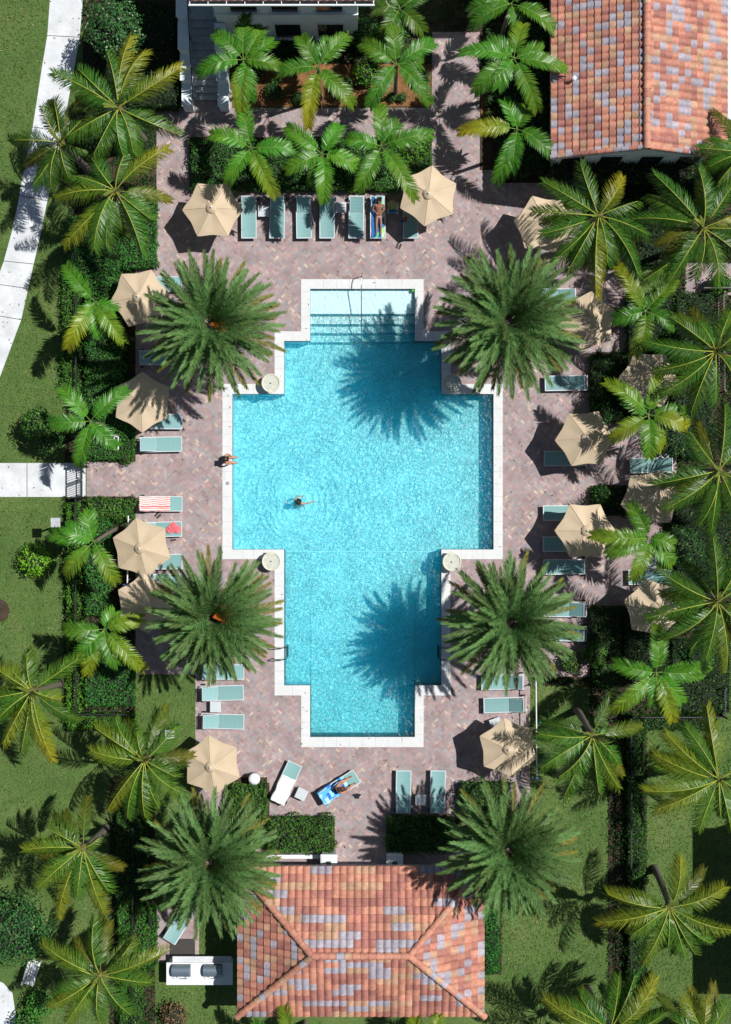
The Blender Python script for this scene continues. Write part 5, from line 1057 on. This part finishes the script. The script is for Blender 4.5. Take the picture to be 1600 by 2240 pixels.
def person(loc, rz, J, label, skin, suit=(.02, .02, .03), top=True, hairc=None, hairlen=.0):
    root = empty('person', loc, rz); tag(root, label, 'person', None); V = lambda *a: np.array(a, float); n = {}; e = []
    J = {k: np.array(v, float) for k, v in J.items()}
    ch, pe, nk, hd = J['chest'], J['pelvis'], J['neck'], J['head']
    n['pelvis'] = (pe, (.15, .12)); n['waist'] = ((pe + ch) / 2, (.125, .1)); n['chest'] = (ch, (.16, .115)); n['neck'] = (nk, .055); n['jaw'] = (nk + (hd - nk) * .5, .07); n['skull'] = (hd, .098); n['crown'] = (hd + (hd - nk) * .35, .06)
    e += [('pelvis', 'waist'), ('waist', 'chest'), ('chest', 'neck'), ('neck', 'jaw'), ('jaw', 'skull'), ('skull', 'crown')]
    fwd = J['face'] / np.linalg.norm(J['face']); n['nose'] = (n['jaw'][0] * .4 + hd * .6 + fwd * .105, .016); e.append(('skull', 'nose'))
    for s in 'LR':
        sh, el, wr = J['sh' + s], J['el' + s], J['wr' + s]; n['sh' + s] = (sh, .062); n['ua' + s] = ((sh + el) / 2, .05); n['el' + s] = (el, .042); n['fa' + s] = ((el + wr) / 2, .038); n['wr' + s] = (wr, .028)
        e += [('chest', 'sh' + s), ('sh' + s, 'ua' + s), ('ua' + s, 'el' + s), ('el' + s, 'fa' + s), ('fa' + s, 'wr' + s)]
        d = (wr - el) / np.linalg.norm(wr - el); sd = np.cross(d, [0, 0, 1.0]); sd = sd / (np.linalg.norm(sd) + 1e-6) if np.linalg.norm(sd) > .1 else V(1, 0, 0); dn = np.cross(sd, d)
        n['palm' + s] = (wr + d * .06, (.036, .02)); e.append(('wr' + s, 'palm' + s))
        for q, (off, ln) in enumerate(((-.03, .068), (-.01, .078), (.01, .074), (.03, .058))):
            k = s + str(q); n['k' + k] = (wr + d * .1 + sd * off, .0105); n['m' + k] = (wr + d * (.1 + ln * .55) + sd * off * 1.15 - dn * .008, .009); n['t' + k] = (wr + d * (.1 + ln) + sd * off * 1.2 - dn * .024, .0075); e += [('palm' + s, 'k' + k), ('k' + k, 'm' + k), ('m' + k, 't' + k)]
        th = -1 if s == 'L' else 1; n['th1' + s] = (wr + d * .05 + sd * th * .045, .011); n['th2' + s] = (wr + d * .095 + sd * th * .062, .009); e += [('palm' + s, 'th1' + s), ('th1' + s, 'th2' + s)]
        hp, kn, an = J['hp' + s], J['kn' + s], J['an' + s]; n['hp' + s] = (hp, .092); n['mt' + s] = ((hp + kn) / 2, .076); n['kn' + s] = (kn, .056); n['cf' + s] = (kn + (an - kn) * .35, .056); n['an' + s] = (an, .036); n['ft' + s] = (an + J['toe' + s] * .5, (.042, .03)); n['to' + s] = (an + J['toe' + s], (.04, .018))
        e += [('pelvis', 'hp' + s), ('hp' + s, 'mt' + s), ('mt' + s, 'kn' + s), ('kn' + s, 'cf' + s), ('cf' + s, 'an' + s), ('an' + s, 'ft' + s), ('ft' + s, 'to' + s)]
    skinned(n, e, 'body', skin, root)
    up = (hd - nk) / np.linalg.norm(hd - nk); hr = {'a': (hd + up * .03 - fwd * .03, (.112, .108)), 'b': (hd + up * .08 - fwd * .02, .07), 'c': (hd - fwd * .06 - up * .05, (.095, .08))}
    he = [('a', 'b'), ('a', 'c')]
    if hairlen: hr['d'] = (nk - fwd * .07 - up * hairlen, .05); he.append(('c', 'd'))
    skinned(hr, he, 'hair', hairc or M['hair'], root)
    sm = bpy.data.materials.get('swimwear_%s' % str(suit)) or mat('swimwear_%s' % str(suit), suit, rough=.7)
    sw = {'a': (pe, (.162, .132)), 'l': (J['hpL'] * .85 + J['knL'] * .15, .098), 'r': (J['hpR'] * .85 + J['knR'] * .15, .098), 'u': (pe * .8 + ch * .2, (.145, .118))}
    skinned(sw, [('a', 'l'), ('a', 'r'), ('a', 'u')], 'swimsuit', sm, root)
    if top: skinned({'a': (ch * .85 + pe * .15, (.166, .124)), 'b': (ch + (ch - pe) * .06, (.163, .12))}, [('a', 'b')], 'swim_top', sm, root)
    return root
# sunbather on her back, head north, on the raised back of the lounger (local +x towards the head)
def lying(ang):
    z0 = .5; ca, sa = math.cos(ang), math.sin(ang)
    b = lambda t, y=0, u=0: (.15 + t * ca - u * sa, y, z0 + t * sa + u * ca)
    return dict(pelvis=(.08, 0, z0 + .0), chest=b(.36, 0, .02), neck=b(.56, 0, .03), head=b(.70, 0, .06), face=(-sa, 0, ca), shL=b(.5, -.19, .01), shR=b(.5, .19, .01), elL=b(.28, -.30, .0), elR=b(.28, .30, .0), wrL=b(.12, -.13, .13), wrR=b(.12, .13, .14),
                hpL=(.0, -.1, z0), hpR=(.0, .1, z0), knL=(-.44, -.11, z0 + .06), knR=(-.44, .11, z0 + .02), anL=(-.84, -.09, z0 - .04), anR=(-.84, .12, z0 - .04), toeL=(-.05, -.02, .13), toeR=(-.05, .03, .13))
x, y = P(829, 475, .5); person((x, y, .02), R(90), lying(R(30)), 'person in a bikini lying on a patterned towel in the top row', M['skin2'], (.35, .25, .27), True, hairlen=.06).scale = (.93, .93, .93)
sit = dict(pelvis=(.2, 0, .52), chest=(.05, 0, .86), neck=(-.06, 0, 1.04), head=(-.15, .0, 1.17), face=(-.8, 0, -.35), shL=(.02, -.19, .98), shR=(.02, .19, .98), elL=(-.2, -.26, .76), elR=(-.2, .26, .76), wrL=(-.42, -.2, .68), wrR=(-.42, .2, .68),
           hpL=(.12, -.1, .5), hpR=(.12, .1, .5), knL=(-.3, -.17, .66), knR=(-.3, .2, .64), anL=(-.64, -.15, .46), anR=(-.64, .2, .46), toeL=(-.12, 0, .1), toeR=(-.12, .02, .1))
x, y = P(744, 1724, .6); person((x, y, -.02), R(-148), sit, 'person sitting forward on the blue towel lounger', M['skin'], (.03, .05, .2), False, hairc=mat('brown_hair', (.12, .05, .025), rough=.5))
edge = dict(pelvis=(-.1, 0, .16), chest=(-.02, 0, .52), neck=(.0, 0, .72), head=(.03, 0, .87), face=(1, 0, -.2), shL=(-.02, -.19, .66), shR=(-.02, .19, .66), elL=(.06, -.24, .42), elR=(.06, .24, .42), wrL=(.2, -.17, .23), wrR=(.2, .17, .23),
            hpL=(-.04, -.1, .14), hpR=(-.04, .1, .14), knL=(.34, -.13, .13), knR=(.34, .13, .13), anL=(.33, -.13, -.3), anR=(.34, .13, -.3), toeL=(.16, 0, -.05), toeR=(.16, .02, -.05))
x, y = P(497, 1005, .3); person((x, y, .03), R(-3), edge, 'person in dark swimwear sitting on the left pool edge', M['skin'], (.02, .02, .025), True, hairlen=.08)
swim = dict(pelvis=(-.12, 0, -.5), chest=(-.02, 0, -.17), neck=(.04, 0, .0), head=(.06, 0, .13), face=(1, 0, .0), shL=(.0, -.19, -.08), shR=(.0, .19, -.08), elL=(.06, -.36, -.14), elR=(.24, .18, -.26), wrL=(.2, -.56, -.08), wrR=(.3, .02, -.3),
            hpL=(-.14, -.1, -.54), hpR=(-.14, .1, -.54), knL=(.02, -.13, -.74), knR=(.04, .15, -.76), anL=(-.2, -.1, -.93), anR=(-.16, .15, -.94), toeL=(-.13, 0, 0), toeR=(-.13, 0, 0))
x, y = P(653, 1099); person((x, y, WATER), R(72), swim, 'swimmer up to the shoulders in the pool with arms spread', M['skin'], (.02, .02, .03), False, hairlen=.05)
for o in list(COL.objects):
    if o.name.startswith('tmp'): bpy.data.objects.remove(o)
